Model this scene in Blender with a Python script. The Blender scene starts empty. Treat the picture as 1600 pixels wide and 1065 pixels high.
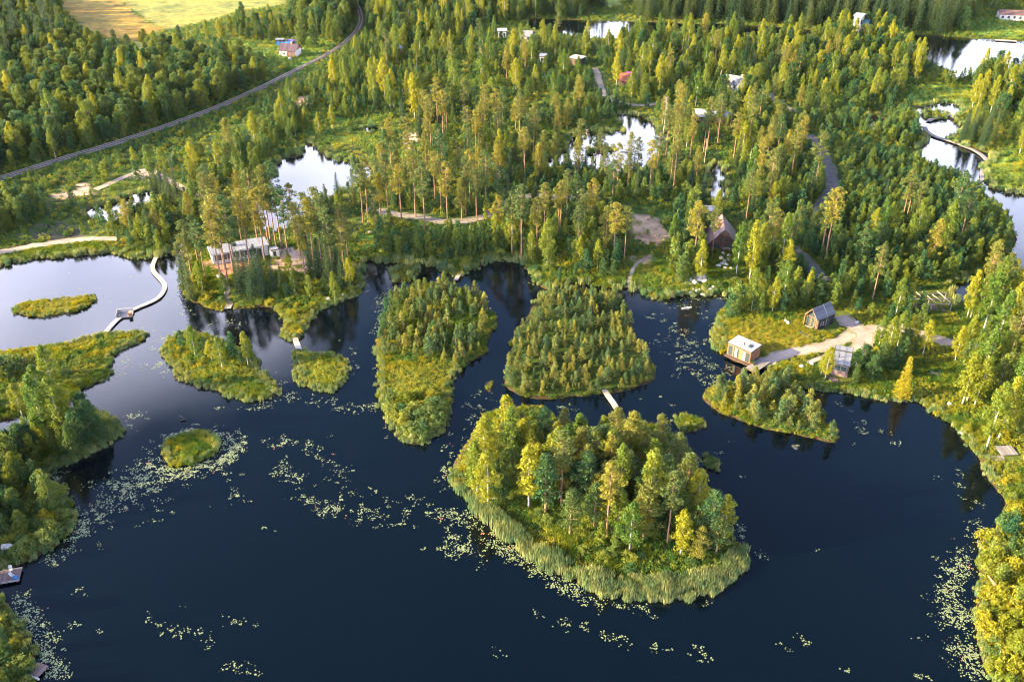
import bpy, math, random
import numpy as np
from mathutils import Vector, Matrix

# ---------------------------------------------------------------- camera, sky, sun
R = math.radians
SC = bpy.context.scene
F_PX, PITCH, CAM_H = 1450.0, R(31.5), 115.0
cam_d = bpy.data.cameras.new('camera')
cam_d.sensor_width = 36.0
cam_d.lens = 36.0 * F_PX / 1600.0
cam_d.clip_start = 1.0
cam_d.clip_end = 20000.0
cam = bpy.data.objects.new('camera', cam_d)
SC.collection.objects.link(cam)
cam.location = (0, 0, CAM_H)
cam.rotation_euler = (R(90) - PITCH, 0, 0)
SC.camera = cam

SUN_AZ, SUN_EL = R(-100), R(17)
world = bpy.data.worlds.new('World')
SC.world = world
world.use_nodes = True
wn = world.node_tree
wn.nodes.clear()
def N(nt, t, **kw):
    n = nt.nodes.new(t)
    for k, v in kw.items():
        if k.startswith('i_'):
            key = k[2:]
            n.inputs[int(key) if key.isdigit() else key.replace('_', ' ')].default_value = v
        else:
            setattr(n, k, v)
    return n
def ramp(nt, stops, interp='LINEAR'):
    n = nt.nodes.new('ShaderNodeValToRGB')
    cr = n.color_ramp
    cr.interpolation = interp
    while len(cr.elements) < len(stops):
        cr.elements.new(0.5)
    for e, (p, c) in zip(cr.elements, stops):
        e.position = p
        e.color = (c[0], c[1], c[2], 1) if hasattr(c, '__len__') else (c, c, c, 1)
    return n
sky = N(wn, 'ShaderNodeTexSky', sky_type='NISHITA', sun_disc=False, sun_elevation=SUN_EL, sun_rotation=SUN_AZ,
        air_density=0.5, dust_density=0.4, ozone_density=2.0)
tc = N(wn, 'ShaderNodeTexCoord')
sep = N(wn, 'ShaderNodeSeparateXYZ')
wn.links.new(tc.outputs['Generated'], sep.inputs[0])
mp = N(wn, 'ShaderNodeMapping')
mp.inputs['Scale'].default_value = (1.0, 1.0, 3.2)
wn.links.new(tc.outputs['Generated'], mp.inputs[0])
cn = N(wn, 'ShaderNodeTexNoise', i_Scale=2.6, i_Detail=6.0, i_Roughness=0.55)
wn.links.new(mp.outputs[0], cn.inputs['Vector'])
# broken cloud low over the horizon, thinning out higher up
elev = N(wn, 'ShaderNodeMapRange', clamp=True)
elev.inputs['From Min'].default_value = 0.0
elev.inputs['From Max'].default_value = 1.0
elev.inputs['To Min'].default_value = 1.44
elev.inputs['To Max'].default_value = -1.56
wn.links.new(sep.outputs['Z'], elev.inputs[0])
add0 = N(wn, 'ShaderNodeMath', operation='ADD')
wn.links.new(cn.outputs['Fac'], add0.inputs[0])
wn.links.new(elev.outputs[0], add0.inputs[1])
add = N(wn, 'ShaderNodeMath', operation='MULTIPLY_ADD')   # thicker toward the sunset side
add.inputs[1].default_value = -0.45
wn.links.new(sep.outputs['X'], add.inputs[0])
wn.links.new(add0.outputs[0], add.inputs[2])
cr = ramp(wn, [(0.46, 0.0), (0.70, 1.0)])
wn.links.new(add.outputs[0], cr.inputs[0])
# clouds are lit from the sun's side
sdir = N(wn, 'ShaderNodeMath', operation='MULTIPLY_ADD')
sdir.inputs[1].default_value = -0.5
sdir.inputs[2].default_value = 0.75
wn.links.new(sep.outputs['X'], sdir.inputs[0])
ccol = N(wn, 'ShaderNodeMix', data_type='RGBA')
ccol.inputs[6].default_value = (5.0, 6.6, 9.6, 1)
ccol.inputs[7].default_value = (17, 17.0, 20.5, 1)
wn.links.new(sdir.outputs[0], ccol.inputs[0])
n6 = N(wn, 'ShaderNodeTexNoise', i_Scale=7.0, i_Detail=5.0)
wn.links.new(mp.outputs[0], n6.inputs['Vector'])
r6 = ramp(wn, [(.35, (.55, .58, .66)), (.65, (1.0, 1.0, 1.0))])
wn.links.new(n6.outputs['Fac'], r6.inputs[0])
cm6 = N(wn, 'ShaderNodeMix', data_type='RGBA', blend_type='MULTIPLY'); cm6.inputs[0].default_value = 1.0
wn.links.new(ccol.outputs[2], cm6.inputs[6]); wn.links.new(r6.outputs[0], cm6.inputs[7])
cmix = N(wn, 'ShaderNodeMix', data_type='RGBA')
wn.links.new(cr.outputs[0], cmix.inputs[0])
wn.links.new(sky.outputs[0], cmix.inputs[6])
wn.links.new(cm6.outputs[2], cmix.inputs[7])
bg = N(wn, 'ShaderNodeBackground', i_Strength=0.097)
wn.links.new(cmix.outputs[2], bg.inputs[0])
wo = N(wn, 'ShaderNodeOutputWorld')
wn.links.new(bg.outputs[0], wo.inputs[0])

sun_d = bpy.data.lights.new('sun', 'SUN')
sun_d.energy = 5.0
sun_d.angle = R(0.6)
sun_d.color = (1.0, 0.77, 0.36)
sun = bpy.data.objects.new('sun', sun_d)
SC.collection.objects.link(sun)
to_sun = Vector((math.sin(SUN_AZ) * math.cos(SUN_EL), math.cos(SUN_AZ) * math.cos(SUN_EL), math.sin(SUN_EL)))
sun.rotation_euler = to_sun.to_track_quat('Z', 'Y').to_euler()
sun.location = (-300, 0, 200)

SC.view_settings.view_transform = 'Standard'
SC.view_settings.look = 'None'
SC.view_settings.exposure = 2.84
SC.view_settings.gamma = 1.0
SC.view_settings.use_curve_mapping = False
SC.cycles.max_bounces = 6
SC.cycles.diffuse_bounces = 3
SC.cycles.glossy_bounces = 3
SC.cycles.transmission_bounces = 3
SC.cycles.transparent_max_bounces = 4
SC.cycles.volume_bounces = 0
SC.cycles.sample_clamp_indirect = 6
SC.cycles.use_denoising = True
SC.cycles.filter_width = 1.1

# ---------------------------------------------------------------- helpers
rng = np.random.default_rng(7)
cp, sp_ = math.cos(PITCH), math.sin(PITCH)
def px(x, y):
    """photo pixel -> ground point (z = 0)"""
    u, v = (x - 800.0) / F_PX, (532.5 - y) / F_PX
    t = CAM_H / (sp_ - v * cp)
    return (u * t, (cp + v * sp_) * t)
def pxa(a):
    a = np.asarray(a, float)
    u, v = (a[:, 0] - 800.0) / F_PX, (532.5 - a[:, 1]) / F_PX
    t = CAM_H / (sp_ - v * cp)
    return np.stack([u * t, (cp + v * sp_) * t], 1)
def to_px(X, Y, Z=0.0):
    q = CAM_H - Z
    dep = Y * cp + q * sp_
    return 800 + F_PX * X / dep, 532.5 - F_PX * (Y * sp_ - q * cp) / dep
def top_z(Y, py):
    s = (532.5 - py) / F_PX
    return CAM_H - Y * (sp_ - s * cp) / (cp + s * sp_)

def _h(ix, iy, seed):
    n = (ix * 374761393 + iy * 668265263 + seed * 974634777) & 0xffffffff
    n = ((n ^ (n >> 13)) * 1274126177) & 0xffffffff
    return ((n ^ (n >> 16)) & 0xffff) / 65535.0
def vnoise(x, y, s, seed=0):
    x, y = np.asarray(x) / s, np.asarray(y) / s
    ix, iy = np.floor(x).astype(np.int64), np.floor(y).astype(np.int64)
    fx, fy = x - ix, y - iy
    fx, fy = fx * fx * (3 - 2 * fx), fy * fy * (3 - 2 * fy)
    a, b = _h(ix, iy, seed), _h(ix + 1, iy, seed)
    c, d = _h(ix, iy + 1, seed), _h(ix + 1, iy + 1, seed)
    return (a + (b - a) * fx) * (1 - fy) + (c + (d - c) * fx) * fy

def inside(P, poly):
    x, y = P[:, 0], P[:, 1]
    r = np.zeros(len(P), bool)
    m = (x >= poly[:, 0].min()) & (x <= poly[:, 0].max()) & (y >= poly[:, 1].min()) & (y <= poly[:, 1].max())
    if not m.any():
        return r
    xs, ys = x[m], y[m]
    o = np.zeros(len(xs), bool)
    x1, y1 = poly[-1]
    for x2, y2 in poly:
        c = ((y1 > ys) != (y2 > ys))
        if y1 != y2:
            o ^= c & (xs < (x2 - x1) * (ys - y1) / (y2 - y1) + x1)
        x1, y1 = x2, y2
    r[m] = o
    return r
def dist_line(P, line):
    d = np.full(len(P), 1e9)
    for a, b in zip(line[:-1], line[1:]):
        v = b - a
        L = (v @ v) or 1e-9
        t = np.clip(((P - a) @ v) / L, 0, 1)
        q = P - a - t[:, None] * v
        d = np.minimum(d, np.hypot(q[:, 0], q[:, 1]))
    return d
def smooth(poly, n=2):
    p = np.asarray(poly, float)
    for _ in range(n):
        q = np.roll(p, -1, 0)
        p = np.stack([p * .75 + q * .25, p * .25 + q * .75], 1).reshape(-1, 2)
    return p
def smooth_open(line, n=2):
    p = np.asarray(line, float)
    for _ in range(n):
        a, b = p[:-1], p[1:]
        q = np.stack([a * .75 + b * .25, a * .25 + b * .75], 1).reshape(-1, 2)
        p = np.vstack([p[:1], q, p[-1:]])
    return p

# ---------------------------------------------------------------- shorelines (traced, then put on the ground)
LAKES = [
 # main lake
 [(-700,430),(-200,425),(0,417),(40,409),(100,401),(150,397),(185,398),(220,404),(245,406),(262,399),(275,387),(280,372),
  (292,372),(289,395),(283,415),(282,440),(290,460),(305,470),(318,481),(335,487),(360,484),(400,480),(430,481),
  (437,490),(440,505),(443,522),(455,530),(470,527),(478,514),(486,500),(500,488),(520,476),(545,466),(562,456),(568,445),
  (566,430),(565,412),(575,408),(600,412),(640,412),(680,413),(700,425),(712,433),(722,431),(740,420),(760,412),(790,408),
  (818,412),(830,425),(838,440),(850,449),(870,456),(900,441),(930,446),(960,447),(985,448),(1000,455),(1020,470),
  (1050,467),(1080,460),(1110,461),(1150,462),(1166,460),(1160,468),(1135,478),(1122,490),(1115,508),(1110,528),
  (1114,545),(1126,556),(1140,563),(1160,570),(1178,573),(1192,574),(1196,584),(1183,590),(1150,596),(1110,600),(1097,611),(1097,625),
  (1115,638),(1140,651),(1175,665),(1210,673),(1240,681),(1270,683),(1290,689),(1308,690),(1312,678),(1298,664),(1285,648),
  (1270,632),(1252,618),(1245,608),(1262,604),(1290,607),(1320,612),(1350,618),(1375,624),(1400,626),(1425,625),(1440,629),
  (1455,641),(1470,655),(1485,665),(1498,678),(1505,690),(1520,703),(1533,722),(1540,745),(1555,765),(1568,782),(1567,800),
  (1560,820),(1545,845),(1533,865),(1522,890),(1517,920),(1515,950),(1518,985),(1522,1012),(1536,1040),(1556,1066),(1580,1110),
  (1640,1250),(1650,1600),(-400,1600),(-100,1280),(40,1150),(62,1085),(60,1045),(50,1020),(36,990),(28,970),(22,948),(12,928),(2,915),(-60,912),(-60,897),(10,893),
  (32,886),(60,866),(90,847),(110,827),(117,808),(113,790),(105,776),(95,765),(80,753),(72,744),(82,737),(110,722),(150,705),
  (180,690),(196,676),(197,664),(185,656),(165,650),(145,645),(120,645),(85,655),(40,668),(-60,690),(-60,675),(40,653),
  (85,638),(112,624),(125,612),(148,601),(166,593),(168,580),(172,558),(182,547),(202,539),(226,532),(228,524),(213,518),
  (190,520),(165,523),(130,529),(95,537),(55,543),(0,552),(-120,570),(-700,600)],
 [(135,336),(140,330),(155,323),(175,317),(195,309),(212,302),(228,299),(240,303),(236,313),(222,322),(215,338),(200,346),(170,345),(150,343)],
 [(475,222),(490,221),(502,243),(520,250),(550,254),(576,261),(583,272),(560,285),(540,296),(520,310),(490,322),(470,338),(455,352),(430,362),(408,362),
  (398,345),(392,325),(398,300),(412,282),(428,270),(438,252),(455,246),(472,245)],
 [(962,178),(985,179),(1010,187),(1028,202),(1038,220),(1034,240),(1020,256),(1008,268),(985,272),(960,268),(935,262),(905,262),(870,262),(850,254),
  (862,244),(885,236),(896,222),(884,212),(900,207),(930,206),(955,206),(978,206),(966,192)],
 [(1108,262),(1125,258),(1134,275),(1132,300),(1124,314),(1112,310),(1108,285)],
 [(1430,174),(1445,167),(1470,163),(1492,162),(1503,170),(1500,181),(1484,187),(1497,193),(1505,203),(1490,213),(1478,219),(1490,226),(1510,231),(1535,237),
  (1549,242),(1545,251),(1532,261),(1535,277),(1545,290),(1562,298),(1590,304),(1700,308),(1700,440),(1600,436),(1572,434),(1552,440),(1538,455),(1522,470),
  (1505,474),(1490,470),(1486,457),(1498,446),(1525,434),(1552,424),(1580,414),(1586,395),(1586,372),(1578,350),(1565,330),(1548,314),(1525,298),(1510,282),(1494,267),
  (1470,264),(1445,257),(1434,246),(1440,232),(1446,218),(1441,203),(1432,190)],
 [(1350,186),(1360,182),(1375,184),(1382,192),(1376,203),(1362,207),(1351,200)],
 [(1398,56),(1430,55),(1480,58),(1530,61),(1600,66),(1800,72),(1800,128),(1640,116),(1600,110),(1560,118),(1520,119),(1490,113),(1470,104),(1450,96),(1440,84),(1434,72),(1410,66)],
 [(1484,116),(1508,114),(1512,119),(1494,126),(1484,123)],
 [(820,30),(880,31),(940,33),(1000,35),(1070,37),(1140,39),(1200,42),(1260,46),(1292,50),(1285,58),(1230,57),(1150,55),(1080,57),(1000,58),(940,60),(880,56),(830,48)],
 [(-200,112),(-20,116),(6,122),(10,135),(6,150),(-30,158),(-200,170)],
 [(568,200),(585,197),(596,202),(586,207),(572,206)],
]
ISLES = {
 'strip': [(20,482),(30,475),(60,470),(95,466),(125,460),(152,460),(154,468),(140,477),(118,486),(95,491),(70,495),(45,496),(30,490)],
 'birchisle': [(254,545),(265,532),(283,521),(300,516),(335,530),(365,540),(390,553),(412,575),(428,594),(431,612),(416,627),(395,631),(370,624),(345,612),(320,608),(295,600),(275,587),(266,570)],
 'grassisle': [(459,552),(478,550),(500,556),(522,554),(538,565),(545,580),(538,600),(530,613),(505,613),(485,609),(468,596),(460,575)],
 'pineisle': [(588,540),(595,518),(604,490),(618,462),(645,446),(680,441),(720,450),(752,462),(776,490),(773,512),(760,545),(735,568),(712,580),(708,600),(706,630),(700,652),(690,670),(670,690),(645,693),(625,681),(608,661),(600,636),(587,620),(590,592),(600,576),(590,560)],
 'heathisle': [(802,545),(818,500),(832,478),(855,462),(885,455),(925,455),(960,466),(985,490),(1000,530),(1010,560),(1022,576),(1018,602),(1000,606),(960,611),(930,616),(880,621),(835,622),(800,614),(788,602),(793,570)],
 'woodisle': [(738,668),(748,655),(775,638),(800,634),(830,632),(860,652),(905,668),(940,668),(962,652),(1000,654),(1035,668),(1065,688),(1078,705),(1082,740),(1110,780),(1135,828),(1156,868),(1152,892),(1132,914),(1100,925),(1050,936),(1005,940),(975,933),(950,920),(905,905),(862,884),(822,852),(780,817),(742,783),(718,760),(709,732),(718,700)],
 'eastpad': [(1045,656),(1065,648),(1090,652),(1102,662),(1095,674),(1075,679),(1055,673)],
 'tinyeast': [(1098,708),(1108,710),(1117,719),(1116,730),(1106,729),(1098,718)],
 'roundisle': [(253,703),(262,690),(285,679),(310,676),(335,682),(348,692),(344,704),(328,714),(305,722),(280,727),(260,721)],
 'grassdot': [(614,428),(622,418),(636,415),(648,422),(645,434),(630,441),(618,437)],
 'sedge': [(754,608),(757,596),(768,593),(774,600),(771,614),(762,620),(754,617)],
 'pond_tuft': [(918,233),(935,228),(958,230),(962,236),(940,241),(922,239)],
 'rivertuft': [(1437,177),(1452,172),(1478,178),(1484,184),(1466,188),(1447,184)],
}
lakes_w = [pxa(smooth(p, 2)) for p in LAKES]
isles_w = {k: pxa(smooth(p, 2)) for k, p in ISLES.items()}
ALLP = lakes_w + list(isles_w.values())
_E0 = np.vstack(ALLP)
_E1 = np.vstack([np.roll(p, -1, 0) for p in ALLP])
def shore(P, wob=True):
    """metres inland (+) or out over the water (-)"""
    P = np.asarray(P, float)
    out = np.empty(len(P))
    v = _E1 - _E0
    L = (v * v).sum(1) + 1e-9
    for i in range(0, len(P), 4000):
        q = P[i:i + 4000]
        d = q[:, None, :] - _E0[None]
        t = np.clip((d * v[None]).sum(2) / L, 0, 1)
        d -= t[:, :, None] * v[None]
        out[i:i + 4000] = np.sqrt((d * d).sum(2).min(1))
    w = np.zeros(len(P), bool)
    for p in lakes_w:
        w |= inside(P, p)
    for p in isles_w.values():
        w &= ~inside(P, p)
    out[w] *= -1
    if wob:
        out += (vnoise(P[:, 0], P[:, 1], 2.2, 3) - .5) * 1.1 + (vnoise(P[:, 0], P[:, 1], 7, 4) - .5) * 2.0
    return out
def ground_z(P, sd=None):
    if sd is None:
        sd = shore(P)
    x, y = P[:, 0], P[:, 1]
    land = 0.12 + 0.45 * (1 - np.exp(-np.maximum(sd, 0) / 3.0)) + (vnoise(x, y, 40, 9) * .7 + vnoise(x, y, 9, 10) * .4) * np.clip((sd - 2) / 25, 0, 1)
    land += (vnoise(x, y, 1.3, 12) - .5) * .12
    return np.where(sd > 0, land * np.clip(sd / .35, 0, 1), -1.6 * (1 - np.exp(np.minimum(sd, 0) / 4.0)))

# ---------------------------------------------------------------- clearings, fields, roads (px)
# name: (poly, albedo)
GREEN, LUSH = (.050, .085, .018), (.075, .125, .018)
PATCH = [
 ([(60,-40),(175,-40),(182,0),(205,20),(235,42),(258,52),(235,58),(205,72),(170,62),(135,52),(105,25)], (.25, .16, .022)),
 ([(175,-60),(470,-60),(462,8),(400,18),(372,20),(345,32),(300,42),(262,52),(236,40),(205,18),(182,0)], (.185, .185, .04)),
 ([(188,78),(215,70),(245,64),(252,78),(240,92),(222,98),(212,88)], (.22, .22, .04)),
 ([(345,66),(372,60),(400,75),(420,72),(425,80),(400,95),(370,90),(350,78)], (.12, .19, .04)),
 ([(398,95),(420,78),(470,60),(500,62),(520,75),(490,98),(455,112),(425,118),(405,112)], (.12, .2, .03)),
 ([(925,-60),(985,-60),(975,8),(955,16),(935,10)], (.28, .3, .06)),
 ([(1515,38),(1535,30),(1600,40),(1700,44),(1700,62),(1600,60),(1525,55),(1500,50)], (.16, .25, .045)),
 ([(1425,142),(1470,136),(1520,140),(1515,160),(1470,160),(1430,166),(1415,155)], (.20, .26, .04)),
 ([(1546,192),(1562,194),(1582,215),(1572,222),(1550,212)], (.32, .27, .03)),
 ([(1535,262),(1545,250),(1600,238),(1700,240),(1700,305),(1600,303),(1560,297),(1540,283)], (.14, .19, .03)),
 # bare sand and gravel
 ([(82,312),(105,302),(132,292),(150,295),(148,304),(120,310),(95,315)], (.46, .37, .31)),
 ([(200,273),(225,266),(245,268),(240,280),(215,282)], (.40, .31, .25)),
 ([(457,165),(470,154),(492,156),(487,168),(468,172)], (.42, .31, .25)),
 ([(630,222),(645,208),(655,215),(648,236),(636,240)], (.42, .30, .25)),
 ([(420,402),(450,390),(470,398),(500,428),(478,432),(455,430),(432,428),(415,418)], (.48, .33, .26)),
 ([(325,412),(340,405),(372,420),(360,438),(345,440)], (.34, .2, .15)),
 ([(978,350),(992,336),(1022,338),(1038,352),(1040,382),(1026,388),(1004,384),(988,370)], (.38, .25, .165)),
 ([(985,400),(1012,400),(1034,410),(1005,417),(984,412)], (.26, .2, .14)),
 ([(1075,438),(1098,432),(1110,436),(1100,446),(1078,448)], (.40, .35, .33)),
 ([(845,312),(862,308),(872,314),(862,322),(850,322)], (.34, .24, .16)),
 ([(1265,350),(1285,346),(1282,358),(1268,360)], (.36, .26, .2)),
 ([(1442,582),(1470,580),(1478,594),(1450,594)], (.26, .2, .13)),
 # tilled dark soil
 ([(0,392),(30,372),(60,352),(90,346),(120,352),(140,368),(130,378),(80,385),(30,392),(0,400),(-60,410),(-60,400)], (.075, .07, .045)),
 # warm moor and meadow on the isles
 (ISLES['heathisle'], (.045, .075, .012)),
 ([(1118,500),(1150,500),(1200,505),(1250,512),(1275,530),(1250,545),(1200,552),(1150,540),(1112,530)], (.24, .17, .025)),
 (ISLES['strip'], (.17, .15, .02)), (ISLES['roundisle'], (.10, .15, .02)), (ISLES['grassisle'], (.09, .14, .02)), (ISLES['birchisle'], (.09, .14, .02)),
 ([(-60,575),(0,555),(100,540),(190,522),(225,526),(165,560),(165,592),(120,610),(60,640),(-60,660)], (.10, .13, .02)),
 ([(552,205),(575,185),(600,180),(620,200),(600,225),(570,238),(550,225)], LUSH),
 ([(470,205),(500,190),(540,185),(552,200),(545,222),(510,232),(480,225)], LUSH), ([(575,240),(600,232),(640,236),(630,252),(595,258),(575,252)], LUSH),
 ([(470,178),(520,172),(515,188),(480,195)], LUSH), ([(640,345),(690,358),(760,352),(790,372),(740,385),(690,378),(650,365)], LUSH), ([(1230,140),(1290,150),(1330,168),(1280,165),(1235,152)], LUSH),
 ([(690,100),(720,96),(752,98),(750,112),(715,120),(690,115)], LUSH),
 ([(560,365),(590,355),(615,360),(610,378),(575,382),(560,376)], LUSH),
 ([(965,325),(1045,322),(1052,345),(1050,410),(1040,440),(975,440),(970,400),(972,360)], (.06, .10, .02)),
 ([(965,418),(1000,415),(1045,400),(1052,430),(1030,460),(1000,452),(970,440)], LUSH),
 ([(1440,505),(1480,495),(1515,505),(1510,540),(1470,530),(1440,525)], LUSH),
 ([(1360,590),(1400,550),(1460,552),(1480,570),(1470,610),(1440,620),(1380,618)], GREEN),
 ([(800,230),(840,205),(830,190),(860,195),(830,250)], LUSH),
]
ROADS = {  # name: (line px, half width m, colour key)
 'railway': ([(-260,352),(-100,312),(0,285),(80,259),(160,236),(240,209),(320,180),(380,155),(430,132),(470,112),(510,92),(535,76),(553,60),(563,45),(565,32),(560,15),(553,0),(548,-20),(545,-60)], 1.25),
 'gravel_track': ([(-80,412),(0,398),(50,388),(80,384),(110,379),(150,377),(185,376)], 1.7),
 'gravel_road': ([(575,330),(600,336),(622,342),(650,344),(672,350),(700,354),(730,352),(760,345),(785,332),(800,318),(830,312),(880,316),(930,305)], 2.0),
 'east_road': ([(1262,215),(1275,232),(1288,255),(1297,278),(1302,295),(1296,312),(1280,328),(1262,338),(1240,346),(1222,352),(1215,372),(1232,392),(1252,408),(1266,424),(1285,445)], 2.3),
 'sand_drive': ([(1192,574),(1205,563),(1230,556),(1262,551),(1290,545),(1318,535),(1335,524)], 1.8),
 'sand_yard': ([(1312,498),(1322,508),(1340,520),(1352,530),(1345,545),(1338,556)], 2.5),
 'sand_lane': ([(1350,522),(1378,518),(1410,520),(1445,531),(1480,541),(1512,547),(1560,556)], 2.0),
 'north_lane': ([(1195,148),(1215,163),(1230,175),(1248,180)], 1.8),
 'west_lane': ([(150,300),(185,285),(212,274),(240,270),(262,285),(300,305),(340,318)], 1.3),
 'mid_lane': ([(930,110),(936,128),(940,142),(946,160),(1000,170),(1030,165)], 1.6),
 'footpath': ([(344,436),(352,446),(358,455),(352,466),(362,478)], .7),
 'cabin_path': ([(1262,572),(1275,566),(1292,560),(1300,556)], .7),
 'lot_path': ([(980,450),(984,436),(990,420),(1005,408)], .6),
}
patch_w = [(pxa(smooth(p, 1)), c) for p, c in PATCH]
road_w = {k: (pxa(smooth_open(l, 2)), w) for k, (l, w) in ROADS.items()}

# ---------------------------------------------------------------- materials
def mat(name, col, rough=.8, noise=None, spec=.3, metal=0.0, bump=None, col2=None):
    m = bpy.data.materials.new(name)
    m.use_nodes = True
    nt = m.node_tree
    b = nt.nodes['Principled BSDF']
    b.inputs['Base Color'].default_value = (*col, 1)
    b.inputs['Roughness'].default_value = rough
    b.inputs['Specular IOR Level'].default_value = spec
    b.inputs['Metallic'].default_value = metal
    if noise:
        t = N(nt, 'ShaderNodeTexCoord')
        n = N(nt, 'ShaderNodeTexNoise', i_Scale=noise, i_Detail=5.0, i_Roughness=.65)
        nt.links.new(t.outputs['Object'], n.inputs['Vector'])
        c2 = col2 or tuple(c * .55 for c in col)
        r = ramp(nt, [(.32, c2), (.68, tuple(min(1, c * 1.15) for c in col))])
        nt.links.new(n.outputs['Fac'], r.inputs[0])
        nt.links.new(r.outputs[0], b.inputs['Base Color'])
        if bump:
            bp = N(nt, 'ShaderNodeBump', i_Strength=bump, i_Distance=.1)
            nt.links.new(n.outputs['Fac'], bp.inputs['Height'])
            nt.links.new(bp.outputs[0], b.inputs['Normal'])
    return m
def boards_mat(name, col, axis=0, width=.14, dark=.45, rough=.75):
    m = mat(name, col, rough)
    nt = m.node_tree
    b = nt.nodes['Principled BSDF']
    t = N(nt, 'ShaderNodeTexCoord')
    s = N(nt, 'ShaderNodeSeparateXYZ')
    nt.links.new(t.outputs['Object'], s.inputs[0])
    d = N(nt, 'ShaderNodeMath', operation='DIVIDE'); d.inputs[1].default_value = width
    nt.links.new(s.outputs[axis], d.inputs[0])
    fl = N(nt, 'ShaderNodeMath', operation='FLOOR'); nt.links.new(d.outputs[0], fl.inputs[0])
    fr = N(nt, 'ShaderNodeMath', operation='FRACT'); nt.links.new(d.outputs[0], fr.inputs[0])
    wnn = N(nt, 'ShaderNodeTexWhiteNoise', noise_dimensions='1D'); nt.links.new(fl.outputs[0], wnn.inputs['W'])
    r = ramp(nt, [(0, tuple(c * .7 for c in col)), (1, tuple(min(1, c * 1.2) for c in col))])
    nt.links.new(wnn.outputs['Value'], r.inputs[0])
    g = ramp(nt, [(0, dark), (.1, 1.0)])
    nt.links.new(fr.outputs[0], g.inputs[0])
    mx = N(nt, 'ShaderNodeMix', data_type='RGBA', blend_type='MULTIPLY'); mx.inputs[0].default_value = 1
    nt.links.new(r.outputs[0], mx.inputs[6]); nt.links.new(g.outputs[0], mx.inputs[7])
    nt.links.new(mx.outputs[2], b.inputs['Base Color'])
    return m
def leaf_mat(name, a, b_, transl=.35, rough=.55, mw=.38):
    """leaf colour runs from a to b by plant and by leaf; light also passes through"""
    m = bpy.data.materials.new(name)
    m.use_nodes = True
    nt = m.node_tree
    pb = nt.nodes['Principled BSDF']
    oi = N(nt, 'ShaderNodeObjectInfo')
    at = N(nt, 'ShaderNodeAttribute', attribute_name='tint')
    f = N(nt, 'ShaderNodeMath', operation='MULTIPLY_ADD'); f.inputs[1].default_value = .72
    nt.links.new(oi.outputs['Random'], f.inputs[0])
    g = N(nt, 'ShaderNodeMath', operation='MULTIPLY'); g.inputs[1].default_value = .28
    nt.links.new(at.outputs['Fac'], g.inputs[0]); nt.links.new(g.outputs[0], f.inputs[2])
    mid = tuple(x*(1-mw) + y*mw for x, y in zip(a, b_))
    r = ramp(nt, [(.10, a), (.55, mid), (1.0, b_)])
    nt.links.new(f.outputs[0], r.inputs[0])
    nt.links.new(r.outputs[0], pb.inputs['Base Color'])
    pb.inputs['Roughness'].default_value = rough
    pb.inputs['Specular IOR Level'].default_value = .2
    tr = N(nt, 'ShaderNodeBsdfTranslucent')
    tm = N(nt, 'ShaderNodeMix', data_type='RGBA', blend_type='MULTIPLY'); tm.inputs[0].default_value = 1
    tm.inputs[7].default_value = (1.7, 1.4, .5, 1)
    nt.links.new(r.outputs[0], tm.inputs[6]); nt.links.new(tm.outputs[2], tr.inputs[0])
    ms = N(nt, 'ShaderNodeMixShader'); ms.inputs[0].default_value = transl
    nt.links.new(pb.outputs[0], ms.inputs[1]); nt.links.new(tr.outputs[0], ms.inputs[2])
    nt.links.new(ms.outputs[0], nt.nodes['Material Output'].inputs[0])
    return m

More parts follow.
